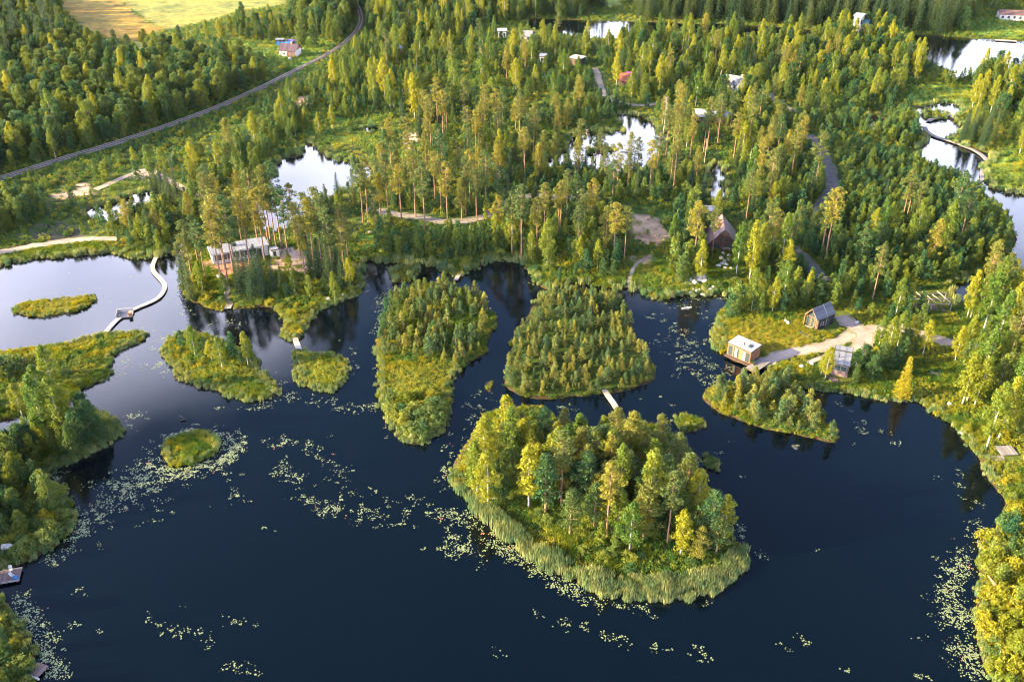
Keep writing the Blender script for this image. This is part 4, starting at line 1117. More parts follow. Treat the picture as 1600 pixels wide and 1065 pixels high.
# --- north-east bank of the river
sow([(1520,120),(1600,112),(1800,118),(1800,240),(1600,238),(1580,222),(1560,195),(1545,185),(1520,160)], margin=1.5, birch=(9, 10, 15, .75), broad=(7, 7, 12, .8), sapling=(5, 4, 8, .7), spruce=(12, 9, 15, .6))
sow([(1500,195),(1545,190),(1552,222),(1545,238),(1500,224),(1485,215)], margin=1.2, spruce=(6, 9, 14, .85), birch=(10, 9, 13, .6), bush=(4, 1.2, 2.4, .6))
plant('spruce', (1520,222,180),(1530,225,185),(1512,222,188),(1575,215,190),(1540,222,192))
plant('birch', (1518,172,118),(1525,175,125),(1570,150,105),(1588,145,98),(1592,242,195),(1602,250,190))
sow([(1440,108),(1480,115),(1520,122),(1520,136),(1440,138),(1430,128)], margin=1, sapling=(3.6, 3, 6, .8), bush=(3.5, 1.2, 2.8, .7))
sow([(1385,180),(1430,195),(1440,240),(1400,235),(1375,205)], margin=1, sapling=(3.2, 3.5, 6.5, .85), bush=(3.5, 1.2, 2.6, .7))
sow([(1540,252),(1600,242),(1750,240),(1750,302),(1600,300),(1545,285)], open_ok=True, margin=1, bush=(4.5, 1, 2.6, .6), sapling=(9, 3, 5, .5))
sow(ISLES['rivertuft'], margin=.6, bush=(2.5, .8, 1.8, .9))
sow([(850,262),(900,264),(985,274),(1010,268),(1035,250),(1045,215),(1060,255),(985,285),(850,275)], margin=.8, bush=(3.5, 1, 2.2, .7))
# scattered outsiders
sow([(-1500,120),(-400,120),(-400,345),(-700,360),(-1500,420)], margin=2, broad=(13, 9, 13, .8))
sow([(1700,120),(2600,120),(3000,600),(1900,700),(1700,640)], margin=2, broad=(13, 8, 13, .8), birch=(17, 10, 14, .7))

# ---------------------------------------------------------------- set the plants out
GEN = dict(pine=('pine_tree', 'tree'), birch=('birch_tree', 'tree'), spruce=('spruce_tree', 'tree'), broad=('broadleaf_tree', 'tree'),
           sapling=('young_birch', 'young tree'), ypine=('young_pine', 'young tree'), bush=('willow_shrub', 'shrub'))
LOOK = dict(
 pine=('pine with bare reddish trunk', 'pine'), birch=('white-stemmed birch', 'birch'), spruce=('dark conical spruce', 'spruce'), broad=('round leafy green tree', 'leafy tree'),
 sapling=('slim young birch', 'young birch'), ypine=('bushy young pine', 'young pine'), bush=('grey-green willow shrub', 'shrub'))
MARKS = [  # (phrase, px x, px y, weight)
 ('foreground wooded island', 930, 790, 190, 'on the'), ('open heath island', 905, 545, 110, 'on the'), ('young-pine island', 680, 510, 85, 'on the'), ('young-pine island tail', 650, 640, 55, 'on the'),
 ('five-birch islet', 345, 575, 80, 'on the'), ('grass islet by the footbridge', 500, 582, 45, 'on the'), ('round islet among lily pads', 300, 702, 45, 'on the'),
 ('pine spit below floating cabin', 1200, 640, 95, 'on the'), ('terrace of the long white house', 350, 440, 55, 'around the'), ('tall-pine point', 505, 430, 65, 'on the'),
 ('yellow tongue by the footbridge', 458, 505, 30, 'on the'), ('pointed-roof house', 1128, 385, 60, 'around the'), ('black gabled cabin', 1283, 510, 50, 'around the'),
 ('small dark lake cabin', 1312, 585, 45, 'around the'), ('floating timber cabin', 1160, 560, 40, 'around the'), ('bare sandy hollow', 1005, 380, 60, 'around the'), ('timber pergola', 1455, 468, 45, 'around the'),
 ('lone spruce by the east bay', 1407, 622, 45, 'near the'), ('grey plank jetty', 1560, 700, 70, 'behind the'), ('lily-fringed bottom east bank', 1570, 930, 110, 'on the'),
 ('sandy lane on the east side', 1470, 545, 60, 'along the'), ('east gold birch belt', 1560, 560, 90, 'in the'), ('river-side thicket', 1430, 320, 110, 'in the'), ('asphalt road bend', 1290, 290, 60, 'beside the'),
 ('lower asphalt road', 1260, 410, 50, 'beside the'), ('grey-green ridge pond', 950, 235, 75, 'around the'), ('bright pond by white house', 480, 290, 80, 'around the'), ('little west pond', 185, 330, 60, 'around the'),
 ('dark tilled plot', 70, 375, 70, 'beside the'), ('west edge thicket', 20, 320, 60, 'in the'), ('winding boardwalk point', 230, 370, 50, 'on the'), ('north-west gravel track', 120, 395, 60, 'along the'),
 ('grassy boardwalk bank', 130, 555, 90, 'on the'), ('leafy west headland', 90, 690, 90, 'on the'), ('leafy knoll by the dock', 40, 820, 80, 'on the'), ('bottom west corner bank', 20, 990, 80, 'on the'),
 ('railway near the west edge', 100, 250, 80, 'beside the'), ('railway by the gravel lot', 300, 190, 80, 'beside the'), ('railway below the farmhouse', 480, 125, 60, 'beside the'), ('purple-roofed farmhouse', 450, 88, 45, 'around the'),
 ('orange hay field', 150, 60, 80, 'below the'), ('pale mown field', 350, 50, 80, 'below the'), ('upper west corner wood', 40, 80, 90, 'in the'), ('wood between field and railway', 200, 150, 90, 'in the'),
 ('northern railway bend', 555, 40, 50, 'beside the'), ('lawn behind tall birches', 720, 105, 60, 'around the'), ('tall birch row', 625, 165, 60, 'in the'), ('far village wood', 750, 40, 110, 'in the'),
 ('small pale village roofs', 880, 100, 70, 'around the'), ('house with violet cover', 982, 134, 55, 'around the'), ('long grey-roofed house', 1145, 138, 60, 'around the'), ('white-roofed house', 1110, 192, 60, 'around the'),
 ('white tower house', 1337, 52, 60, 'around the'), ('dark far-shore spruce wood', 1150, 15, 150, 'in the'), ('spruce wood past the tower', 1450, 25, 90, 'in the'), ('meadow beyond the far lake', 1560, 45, 60, 'beside the'),
 ('curved river boardwalk', 1500, 230, 60, 'beside the'), ('yellow lawn east of the river', 1565, 205, 50, 'beside the'), ('marsh at the river head', 1400, 200, 60, 'in the'), ('wood by the far lake bend', 1390, 110, 70, 'in the'),
 ('pine ridge left of the pond', 720, 260, 100, 'on the'), ('north shore gravel road', 690, 350, 90, 'beside the'), ('north jetty shore', 730, 410, 80, 'on the'), ('pine ridge below the pond', 960, 300, 90, 'on the'),
 ('grove above pointed-roof house', 1180, 270, 80, 'in the'), ('bank left of sandy hollow', 900, 410, 60, 'on the'), ('spruces behind the bright pond', 540, 330, 60, 'in the'),
 ('thicket by the sandy hollow', 1065, 380, 45, 'in the'), ('birches behind the sand yard', 1400, 495, 50, 'among the'), ('shrubs above the bright pond', 440, 215, 60, 'among the'), ('birch stand by the gravel heap', 520, 170, 60, 'in the'),
]
ORD = ['leftmost', 'second from left', 'third from left', 'fourth from left', 'fifth from left', 'sixth from left', 'seventh from left', 'eighth from left',
       'ninth from left', 'tenth from left', 'eleventh from left', 'twelfth from left', 'thirteenth from left', 'fourteenth from left', 'fifteenth from left', 'sixteenth from left', 'seventeenth from left', 'eighteenth from left']
ROW = ['nearest row', 'second row', 'third row', 'fourth row', 'fifth row', 'sixth row', 'seventh row', 'eighth row', 'ninth row', 'tenth row']
mx_, my_, mr_ = (np.array([m[i] for m in MARKS], float) for i in (1, 2, 3))
N_IND = 298
for kind, items in ITEMS.items():
    A = np.array(items)
    K = KINDS[kind]
    zz = ground_z(A[:, :2])
    X, Y, H = A[:, 0], A[:, 1], A[:, 2]
    bx, by = to_px(X, Y, zz); tx, ty = to_px(X, Y, zz + H)
    hp = by - ty
    inv = (bx > 4) & (bx < 1596) & (ty < 1050) & (by > 8)
    hand = np.array([(kind, round(x, 2), round(y, 2)) in HAND for x, y, _ in items])
    score = np.where(inv, hp, -1) * np.where(hand, 2.5, 1)
    order = np.argsort(-score)
    ind = [i for i in order[:N_IND] if score[i] > 0]
    rest = np.setdiff1d(np.arange(len(A)), ind)
    yaw = rng.uniform(0, 6.283, len(A)); var = rng.integers(0, len(K['v']), len(A))
    sc = H / K['H']
    if kind == 'bush':
        gz_ = np.zeros(len(A), bool)
        for g_ in GOLD: gz_ |= inside(A[:, :2], g_)
        var = np.where(gz_ & (rng.random(len(A)) < .75) | (rng.random(len(A)) < .08), 5 + rng.integers(0, 4, len(A)), rng.integers(0, 5, len(A)))
    if kind == 'pine':
        low = H < 14.5; var = np.where(low, 6 + rng.integers(0, 4, len(A)), rng.integers(0, 6, len(A))); sc = np.where(low, H/12.0, sc)
    name, cat = GEN[kind]
    # labels: nearest landmark, then row and place in the row
    cell = {}
    for i in ind:
        d = np.hypot(bx[i]-mx_, (by[i]-my_)*1.5) / mr_
        cell.setdefault(int(np.argmin(d)), []).append(i)
    lab = {}
    long_, short = LOOK[kind]
    for c_, ids in cell.items():
        phrase = MARKS[c_][4] + ' ' + MARKS[c_][0]
        ids.sort(key=lambda i: -by[i])
        n = len(ids)
        if n == 1:
            lab[ids[0]] = long_ + ' standing ' + phrase; continue
        per = n if n <= 9 else max(8, math.ceil(n / 10))
        nrow = math.ceil(n / per)
        med = float(np.median(H[ids]))
        for rix in range(nrow):
            row = sorted(ids[rix*per:(rix+1)*per], key=lambda i: bx[i])
            for j, i in enumerate(row):
                p = '%s, %s' % (short, ORD[min(j, 17)])
                if nrow > 1: p += ', ' + ROW[min(rix, 9)]
                p += ' ' + phrase
                lab[i] = p
                if len(p.replace('-', ' ').split()) > 16: print('LONG', p)
    simple = kind in ('sapling', 'ypine', 'bush')
    for i in ind:
        m = K['v'][var[i]]
        loc = (X[i], Y[i], zz[i] - .05)
        s3 = (sc[i]*rng.uniform(.8, 1.2), sc[i]*rng.uniform(.85, 1.15), sc[i])
        if kind in ('pine', 'birch'):
            w_ = sc[i]**.75 * (1.22 if H[i] < 14.5 and by[i] > 600 else 1.0); s3 = (w_, w_, sc[i])
        if simple or hp[i] < 22:
            o = link(name, m['both'], loc=loc, label=lab[i], category=cat, group=short + ' plants of the lakeland' if False else 'scattered ' + name.replace('_', ' ') + 's')
            o.rotation_euler = (0, 0, yaw[i]); o.scale = s3
        else:
            t = thing(name, lab[i], cat, loc, yaw[i], 'scattered ' + name.replace('_', ' ') + 's'); t.scale = s3
            link('trunk', m['trunk'], t); link('crown', m['crown'], t)
    if len(rest):
        P = np.column_stack([X[rest], Y[rest], zz[rest]-.05])
        nm = {'pine': 'far_pines', 'birch': 'far_birches', 'spruce': 'far_spruces', 'broad': 'far_leafy_trees', 'sapling': 'birch_thicket', 'ypine': 'pine_scrub', 'bush': 'shrub_layer'}[kind]
        make_stuff(nm, P, yaw[rest], sc[rest], var[rest], [v['both'] for v in K['v']])
    print(kind, len(A), 'individual', len(ind))
# the lone gold cone by the east bay
me_ = KINDS['spruce']['v'][1]; x, y = px(1407, 622); z = gz(x, y); s_ = top_z(y, 558)/17
t = thing('conical_tree', 'lone gold-green conical tree by the east bay shore', 'tree', (x, y, z)); t.scale = (s_*1.45, s_*1.45, s_)
for nm_ in ('trunk', 'crown'):
    m_ = me_[nm_].copy()
    if nm_ == 'crown': m_.materials[0] = M['gold_leaf']
    link(nm_, m_, t)
# dead pines
dm = deadpine(77)
for bx_, by_, ty_, lb in ((1100,258,218,'dead grey pine without needles above the pointed-roof house'), (1036,215,150,'bare dead pine on the right bank of the ridge pond'), (915,250,195,'dead pine with bare branches left of the ridge pond')):
    x, y = px(bx_, by_); z = gz(x, y); s_ = top_z(y, ty_)/17
    o = link('dead_pine', dm, loc=(x, y, z-.1), label=lb, category='dead tree'); o.scale = (s_, s_, s_)

# ---------------------------------------------------------------- low growth, grass, reeds
def cover(name, protos, P, s0, s1, seed_z=None, z=None):
    if len(P) == 0: return
    zz = ground_z(P) if z is None else z
    make_stuff(name, np.column_stack([P, zz-.04]), rng.uniform(0, 6.28, len(P)), rng.uniform(s0, s1, len(P)), rng.integers(0, len(protos), len(P)), protos)
BARE = [patch_w[i][0] for i in range(10, 22)]
def thin(P, keep=1.0, sdmin=.3, road=.2, water=False):
    if keep < 1: P = P[rng.random(len(P)) < keep]
    s = shore(P); P = P[s > sdmin]
    P = P[off_roads(P, road)]
    for b_ in BARE:
        m = inside(P, b_); P = P[~(m & (rng.random(len(P)) < .86))]
    for (cx_, cy_, rr_) in FOOT[:23]: P = P[np.hypot(P[:, 0]-cx_, P[:, 1]-cy_) > rr_*.62]
    return P
near = pxa([(-120,380),(1720,380),(1720,600),(1900,1300),(-300,1300),(-250,600)])
Pn = thin(grid_pts(near, .85), sdmin=.15)
isn = {k: inside(Pn, isles_w[k]) for k in isles_w}
gold = isn['strip'] | inside(Pn, patch_w[24][0])
heath = isn['heathisle']
for q in (8, 9): gold |= inside(Pn, patch_w[q][0])
mixg = vnoise(Pn[:, 0], Pn[:, 1], 6, 51)
gold |= (~heath) & (mixg > .66)
for g_ in GOLD + [pxa([(-60,575),(0,552),(100,536),(226,522),(170,556),(100,570),(-60,600)]), pxa([(1118,498),(1260,508),(1330,540),(1200,556),(1112,540)])]: gold |= inside(Pn, g_) & (mixg > .35)
gold |= (isn['roundisle'] | isn['grassisle'] | isn['birchisle'] | isn['eastpad']) & (mixg > .48)
gr = (~gold) & (~heath) & ((isn['roundisle'] | isn['eastpad'] | isn['tinyeast']) | (vnoise(Pn[:, 0], Pn[:, 1], 4.5, 52) > .6))
he = (~gold) & (~heath) & (~gr)
cover('herb_carpet', COVER['herb'], Pn[he], .7, 1.5)
cover('golden_herbs', COVER['gold'], Pn[gold & (mixg > .5)], .7, 1.35)
cover('meadow_grass', COVER['goldgrass'], Pn[gold & (mixg <= .5)], .9, 1.6)
cover('grass_tufts', COVER['grass'], Pn[gr], .9, 1.7)
cover('heather', COVER['heath'], Pn[heath], .7, 1.4)
far_ = pxa([(-400,-20),(2000,-20),(1720,380),(-120,380)])
Pf = thin(grid_pts(far_, 2.3), sdmin=.3, road=.8)
inf = np.zeros(len(Pf), bool)
for q in (0, 1, 2, 5): inf |= inside(Pf, patch_w[q][0])
Pf = Pf[~inf]
mf = vnoise(Pf[:, 0], Pf[:, 1], 10, 53)
cover('far_herb_carpet', COVER['herb'], Pf[mf < .72], 1.1, 2.6)
cover('far_golden_herbs', COVER['gold'], Pf[mf >= .72], 1.1, 2.3)
# reeds round the shores
def rim(poly_px, s, lo, hi, keep=1.0):
    P = grid_pts(pxa(poly_px), s); sd = shore(P)
    P = P[(sd > lo) & (sd < hi)]
    return P[rng.random(len(P)) < keep]
rp = [rim([(700,720),(760,790),(830,850),(900,890),(960,905),(1100,900),(1165,850),(1175,930),(1000,960),(880,930),(780,850),(690,770)], .66, -.9, 4.8, .85),
      rim([(1060,660),(1180,840),(1120,900),(1080,760)], .8, -.4, 1.6, .8),
      rim(ISLES['roundisle'] + [(253,703)], .8, -.6, 1.5), rim([(245,500),(440,520),(440,640),(245,620)], .8, -.5, 1.6, .8), rim([(450,540),(555,540),(555,620),(450,620)], .8, -.5, 1.8, .9),
      rim([(575,540),(620,540),(720,570),(720,700),(575,700)], .8, -.5, 1.6, .8), rim([(60,640),(210,640),(210,700),(100,745),(60,745)], .8, -.5, 2.4, .9),
      rim([(0,760),(130,760),(130,900),(0,900)], .9, -.4, 1.8, .8), rim([(110,520),(240,515),(240,560),(175,600),(110,620)], .9, -.5, 1.8, .8),
      rim([(430,470),(575,440),(575,480),(480,540),(430,540)], .9, -.5, 1.8, .9), rim([(1240,600),(1520,600),(1580,760),(1540,760),(1440,660),(1240,640)], .9, -.5, 1.6, .8),
      rim([(-50,395),(280,380),(280,420),(-50,430)], 1.0, -.5, 2.0, .8), rim([(570,400),(870,405),(870,460),(1170,450),(1170,480),(870,480),(570,425)], 1.0, -.5, 1.6, .7),
      rim([(0,900),(80,900),(80,1080),(0,1080)], .8, -.4, 1.6, .8), rim(ISLES['strip'] + [(20,482)], 1.0, -.4, 1.2, .8), rim([(1095,500),(1145,495),(1140,562),(1095,562)], .9, -.5, 3.0),
      rim([(1530,240),(1720,235),(1720,315),(1530,300)], 1.1, -.5, 2.2), rim([(1500,820),(1560,780),(1600,1065),(1500,1065)], .9, -.4, 1.4, .7), rim([(1040,640),(1125,640),(1125,740),(1040,740)], .9, -.3, 1.4, .8)]
rp = np.vstack(rp)
for (cx_, cy_, rr_) in FOOT[:23]: rp = rp[np.hypot(rp[:, 0]-cx_, rp[:, 1]-cy_) > rr_*.8]
rz = np.maximum(ground_z(rp), -.15)
fr = inside(rp, pxa([(690,740),(780,800),(860,870),(930,890),(1100,895),(1170,850),(1180,960),(900,960),(690,800)]))
rsz = np.where(fr, rng.uniform(.35, .65, len(rp)) + .55*vnoise(rp[:, 0], rp[:, 1], 3.5, 71), rng.uniform(.25, .6, len(rp)))
make_stuff('reed_fringe', np.column_stack([rp, rz]), rng.uniform(0, 6.28, len(rp)), np.where(rp[:, 0] != 0, 1, 1)*rsz , rng.integers(0, 4, len(rp)), COVER['reed'])
P = rim([(700,440),(0,440),(0,150),(1600,150),(1600,500),(700,460)], 1.5, -.3, 1.8, .5)
make_stuff('far_reed_fringe', np.column_stack([P, np.maximum(ground_z(P), -.1)]), rng.uniform(0, 6.28, len(P)), rng.uniform(.6, 1.1, len(P)), rng.integers(0, 4, len(P)), COVER['reed'])

# ---------------------------------------------------------------- summer air
hz = bpy.data.materials.new('haze'); hz.use_nodes = True; hz.node_tree.nodes.clear()
hv = N(hz.node_tree, 'ShaderNodeVolumePrincipled'); hv.inputs['Color'].default_value = (.88, .93, 1, 1); hv.inputs['Density'].default_value = .000007; hv.inputs['Anisotropy'].default_value = .2
ho = N(hz.node_tree, 'ShaderNodeOutputMaterial'); hz.node_tree.links.new(hv.outputs[0], ho.inputs['Volume'])
link('haze', MB().box(-9300, -9300, -4, 9300, 9300, 125).mesh('haze', hz), kind='stuff')
# ---------------------------------------------------------------- water lilies
BANDS = [  # (line px, half width px, clumps per 100 px2, clump size)
 ([(118,835),(160,795),(215,762),(285,735),(345,708),(372,680)], 15, 2.2), ([(175,780),(215,745),(245,705)], 22, 1.5), ([(262,686),(300,672),(352,682),(372,700),(352,722)], 8, 4.0),
 ([(180,760),(250,735),(330,728)], 14, 2.6), ([(195,660),(215,648),(205,670)], 8, 1.6), ([(172,598),(182,570),(205,555)], 7, 2.4), ([(190,582),(240,570),(262,582)], 6, 1.2),
 ([(245,560),(262,580),(285,596)], 7, 1.6), ([(250,470),(290,490),(300,520)], 16, .8), ([(225,510),(255,528),(240,545)], 8, .9), ([(300,487),(345,505),(400,496)], 10, .5),
 ([(400,590),(430,620),(470,622)], 8, 1.5), ([(340,640),(380,640),(430,632)], 5, 1.2), ([(430,575),(445,600),(455,620)], 6, 1.2), ([(480,622),(530,632),(560,640),(590,632)], 8, 1.8), ([(545,555),(552,580),(548,600)], 5, 1.4),
 ([(520,540),(555,548)], 8, .7), ([(420,690),(470,688),(490,705)], 9, 2.0), ([(440,720),(465,760),(500,800)], 14, 1.3), ([(490,700),(530,735),(560,790)], 14, .8), ([(500,790),(560,800),(630,822)], 12, 1.3),
 ([(400,820),(425,832)], 8, .5), ([(550,770),(590,775),(640,790)], 10, .8), ([(588,560),(592,590),(580,620)], 5, 1.4), ([(600,660),(610,685)], 6, .9), ([(590,460),(596,490),(585,535)], 6, 2.2), ([(610,445),(600,470)], 6, 1.4),
 ([(695,700),(705,735),(700,765)], 9, 1.6), ([(770,590),(740,640),(715,690)], 14, .8), ([(655,795),(690,800),(720,812)], 10, 1.8), ([(690,830),(720,850),(755,850)], 14, 1.6), ([(720,800),(770,840),(820,875),(880,915),(930,940)], 12, 2.4),
 ([(655,855),(700,865),(730,860)], 8, 1.0), ([(740,860),(755,885)], 5, .8), ([(800,860),(850,900),(900,925)], 12, 1.5), ([(930,945),(980,946),(1030,950)], 6, 1.0), ([(1080,940),(1110,942)], 4, 1.0), ([(840,958),(850,960)], 5, 1.6), ([(878,965),(890,990)], 9, 1.6),
 ([(905,968),(915,985)], 8, 1.6), ([(935,985),(955,1000)], 4, 1.6), ([(970,990),(985,1005)], 7, 1.4), ([(1010,955),(1022,960)], 5, 2.0), ([(1020,1010),(1048,1018)], 6, 1.4), ([(1085,1008),(1092,1030)], 7, 1.6), ([(1110,1028),(1116,1030)], 3, 2.0),
 ([(1135,880),(1155,905)], 7, 1.4), ([(1130,810),(1160,835),(1170,855)], 7, 1.0), ([(1180,870),(1190,878)], 6, 1.2), ([(1060,725),(1090,745)], 8, 1.6), ([(1030,520),(1060,545),(1110,575),(1130,590)], 16, 2.2), ([(1050,575),(1090,590),(1115,600)], 9, 1.4),
 ([(1005,505),(1035,480),(1100,478)], 10, .9), ([(1035,500),(1080,520),(1110,545)], 14, 1.0), ([(1080,450),(1120,500)], 14, .5), ([(1060,468),(1150,466)], 4, 1.6), ([(1025,620),(1050,630)], 7, .5), ([(860,640),(900,635),(890,655)], 8, .5), ([(1000,622),(1010,620)], 4, 1.2), ([(1270,605),(1310,640)], 14, .45),
 ([(1335,662),(1350,668),(1358,660)], 7, 1.3), ([(1340,676),(1352,680)], 4, 1.3), ([(1375,683),(1402,692)], 9, .8), ([(1335,695),(1352,690)], 5, .6), ([(1475,745),(1500,760)], 10, .8), ([(1500,770),(1530,790)], 10, .7),
 ([(1530,815),(1515,855),(1500,885)], 14, 2.8), ([(1500,885),(1490,930),(1495,970)], 17, 3.4), ([(1495,960),(1500,1000),(1525,1035),(1550,1070)], 16, 3.0), ([(1465,915),(1478,930)], 7, 1.4), ([(1425,1000),(1450,990)], 6, .9), ([(1430,1050),(1445,1065)], 6, 1.4), ([(1468,870),(1480,890)], 6, .8),
 ([(32,935),(45,980),(62,1020),(85,1050)], 13, 3.2), ([(55,950),(70,985),(88,1010)], 8, 1.6), ([(108,965),(118,980)], 6, 1.2), ([(120,920),(130,930)], 4, 1.4), ([(150,980),(152,984)], 4, 1.6), ([(105,1040),(115,1048)], 6, 1.0), ([(145,850),(160,858)], 6, 1.2), ([(165,815),(175,825)], 6, 1.2),
 ([(115,800),(130,820),(132,840)], 8, 2.6), ([(60,885),(90,870),(120,845)], 9, 1.6), ([(210,965),(250,975),(270,985)], 8, .6), ([(250,990),(300,985),(330,1000)], 10, .7), ([(355,962),(372,985)], 8, .7), ([(370,975),(400,975)], 6, 1.0), ([(350,1045),(410,1048)], 8, .8), ([(285,942),(290,950)], 4, 1.4),
 ([(1215,1008),(1228,1015)], 5, 1.0), ([(1250,1000),(1266,1006)], 4, 1.6), ([(1272,858),(1280,860)], 3, 2.0), ([(1290,968),(1300,972)], 3, 1.4), ([(1322,1045),(1326,1050)], 3, 1.4), ([(100,700),(130,690),(170,700)], 10, .5), ([(60,740),(150,760)], 12, .6), ([(560,450),(575,470)], 8, .7), ([(820,430),(838,450)], 7, 1.2),
 ([(350,725),(370,760),(340,790)], 14, .6), ([(240,760),(260,800),(230,800)], 16, .6), ([(100,480),(220,470)], 30, .06), ([(60,440),(200,430)], 20, .05), ([(620,570),(580,600)], 4, 1), ([(1130,700),(1180,745)], 20, .08), ([(700,980),(800,1000)], 25, .03), ([(740,1010),(745,1012)], 3, .8),
]
def pads(name, mt, red=False, frac=1.0):
    C = []
    for ln, hw, dens in BANDS:
        ln = np.array(ln, float)
        seg = np.hypot(*np.diff(ln, axis=0).T); tot = seg.sum()
        n = int(round(dens * (2*hw) * max(tot, hw) / 100 * frac * 1.2))
        if n == 0: continue
        u = rng.random(n) * tot; k = np.searchsorted(np.cumsum(seg), u); k = np.minimum(k, len(seg)-1)
        t = (u - np.r_[0, np.cumsum(seg)][k]) / seg[k]
        p = ln[k] + (ln[k+1]-ln[k]) * t[:, None]
        p = p + rng.normal(size=p.shape) * hw * np.array([.85, .6])
        C.append(pxa(p))
    C = np.vstack(C)
    C = C[vnoise(C[:, 0], C[:, 1], 5, 88) + rng.random(len(C))*.5 > .38]
    m = rng.integers(2, 11, len(C))
    P = np.repeat(C, m, axis=0) + rng.normal(size=(m.sum(), 2)) * np.array([.42, .32]) * np.repeat(rng.uniform(.5, 1.5, len(C)), m)[:, None]
    P = P[shore(P) < -.35]
    if red: P = P[rng.random(len(P)) < .5]
    n = len(P); print(name, n)
    r = rng.uniform(.05, .155, n) ; th0 = rng.uniform(0, 6.28, n)
    a = np.radians([15, 75, 130, 180, 230, 285, 345])
    ang = th0[:, None] + a[None]
    ring = np.stack([P[:, :1] + np.cos(ang)*r[:, None], P[:, 1:] + np.sin(ang)*r[:, None]], -1)
    tl = rng.normal(size=(n, 2))*.06
    dz = ((ring - P[:, None])*tl[:, None]).sum(2)
    z0 = .02 + rng.random(n)*.02
    V = np.concatenate([np.dstack([ring, z0[:, None]+dz]), np.dstack([P[:, None]*1.0, z0[:, None, None]])], 1)  # 7 ring + centre notch
    F = np.arange(n*8).reshape(n, 8)
    link(name, mesh_np(name, V.reshape(-1, 3), [F], [M[mt]], tint=rng.random(n)), kind='stuff')
pads('lily_pads', 'pad')
pads('red_lily_pads', 'pad_red', True, .025)
#---PART3---
# ---------------------------------------------------------------- buildings
def frame3(A, B, C, zoff=0.0):
    """base corners in photo pixels (front left, front right, back right) -> origin, rotation, length, depth"""
    a, b_, c = (np.array(px(*q)) for q in (A, B, C))
    u = b_-a; L = float(np.hypot(*u)); ang = math.atan2(u[1], u[0])
    w = c-b_; D = float(abs(-math.sin(ang)*w[0] + math.cos(ang)*w[1]))
    ctr = (a+b_)/2 + np.array([-math.sin(ang), math.cos(ang)])*D/2
    z = max(gz(*ctr), gz(*a), gz(*b_), .0) + zoff
    return (a[0], a[1], z), ang, L, D
def window(root, face, a0, z0, a1, z1, L, D, fm='frame_dark', mull=0, pane='glass', name='window'):
    """framed window standing proud of a wall; face: f(ront) r(ight) l(eft) t(op roof, flat)"""
    t, o = .09, .05
    def bx(mb, p0, q0, p1, q1, d0, d1):
        if face == 'f': mb.box(p0, -d1, q0, p1, -d0, q1)
        elif face == 'r': mb.box(L+d0, p0, q0, L+d1, p1, q1)
        elif face == 'l': mb.box(-d1, p0, q0, -d0, p1, q1)
    fr = MB()
    bx(fr, a0, z0, a1, z0+t, .003, o); bx(fr, a0, z1-t, a1, z1, .003, o)
    bx(fr, a0, z0+t, a0+t, z1-t, .003, o); bx(fr, a1-t, z0+t, a1, z1-t, .003, o)
    for k in range(mull):
        c = a0 + (a1-a0)*(k+1)/(mull+1); bx(fr, c-t/2, z0+t, c+t/2, z1-t, .003, o-.005)
    w = fr.build(name, M[fm], root)
    pn = MB(); bx(pn, a0+t, z0+t, a1-t, z1-t, .004, .02); pn.build('pane', M[pane], w)
    return w
def walls(root, L, D, h, m, z0=-1.2, t=.2):
    mb = MB()
    mb.box(0, 0, z0, L, t, h).box(0, D-t, z0, L, D, h).box(0, t, z0, t, D-t, h).box(L-t, t, z0, L, D-t, h)
    return mb.build('wall', M[m], root)
def flat_roof(root, L, D, h, m, over=.25, edge='frame_dark', th=.22):
    r = MB().box(-over, -over, h+.002, L+over, D+over, h+th).build('roof', M[edge], root)
    MB().box(-over+.12, -over+.12, h+th+.002, L+over-.12, D+over-.12, h+th+.05).build('roof_membrane', M[m], r)
    return r
def gable(root, L, D, h, rh, m, axis='x', over=.35, th=.18, wall_m=None, xr=.5):
    """two roof slopes and the gable ends; axis: ridge direction"""
    if axis == 'x':
        for s in (0, 1):
            e = -over if s == 0 else D+over; mid = D*xr
            ez = h - rh*over/mid if s == 0 else h - rh*over/(D-mid)
            MB().poly_prism([(-over, e, ez+.02), (L+over, e, ez+.02), (L+over, mid, h+rh+.02), (-over, mid, h+rh+.02)], (0, 0, th)).build('roof_slope', M[m], root)
        if wall_m:
            for x in (0, L-.2): MB().poly_prism([(x, .02, h), (x, D-.02, h), (x, D*xr, h+rh)], (.2, 0, 0)).build('gable_end', M[wall_m], root)
    else:
        mid = L*xr
        for s in (0, 1):
            e = -over if s == 0 else L+over
            ez = h - rh*over/mid if s == 0 else h - rh*over/(L-mid)
            MB().poly_prism([(e, -over, ez+.02), (e, D+over, ez+.02), (mid, D+over, h+rh+.02), (mid, -over, h+rh+.02)], (0, 0, th)).build('roof_slope', M[m], root)
        if wall_m:
            for y in (0, D-.2): MB().poly_prism([(.02, y, h), (L-.02, y, h), (mid, y, h+rh)], (0, .2, 0)).build('gable_end', M[wall_m], root)
def planks(root, x0, y0, x1, y1, z, m, n, name='deck_board', gap=.03):
    """a deck of n separate boards laid across x"""
    for k in range(n):
        a = y0 + (y1-y0)*k/n
        MB().box(x0, a, z-.08, x1, a+(y1-y0)/n-gap, z + (k % 3)*.004).build(name, M[m], root)

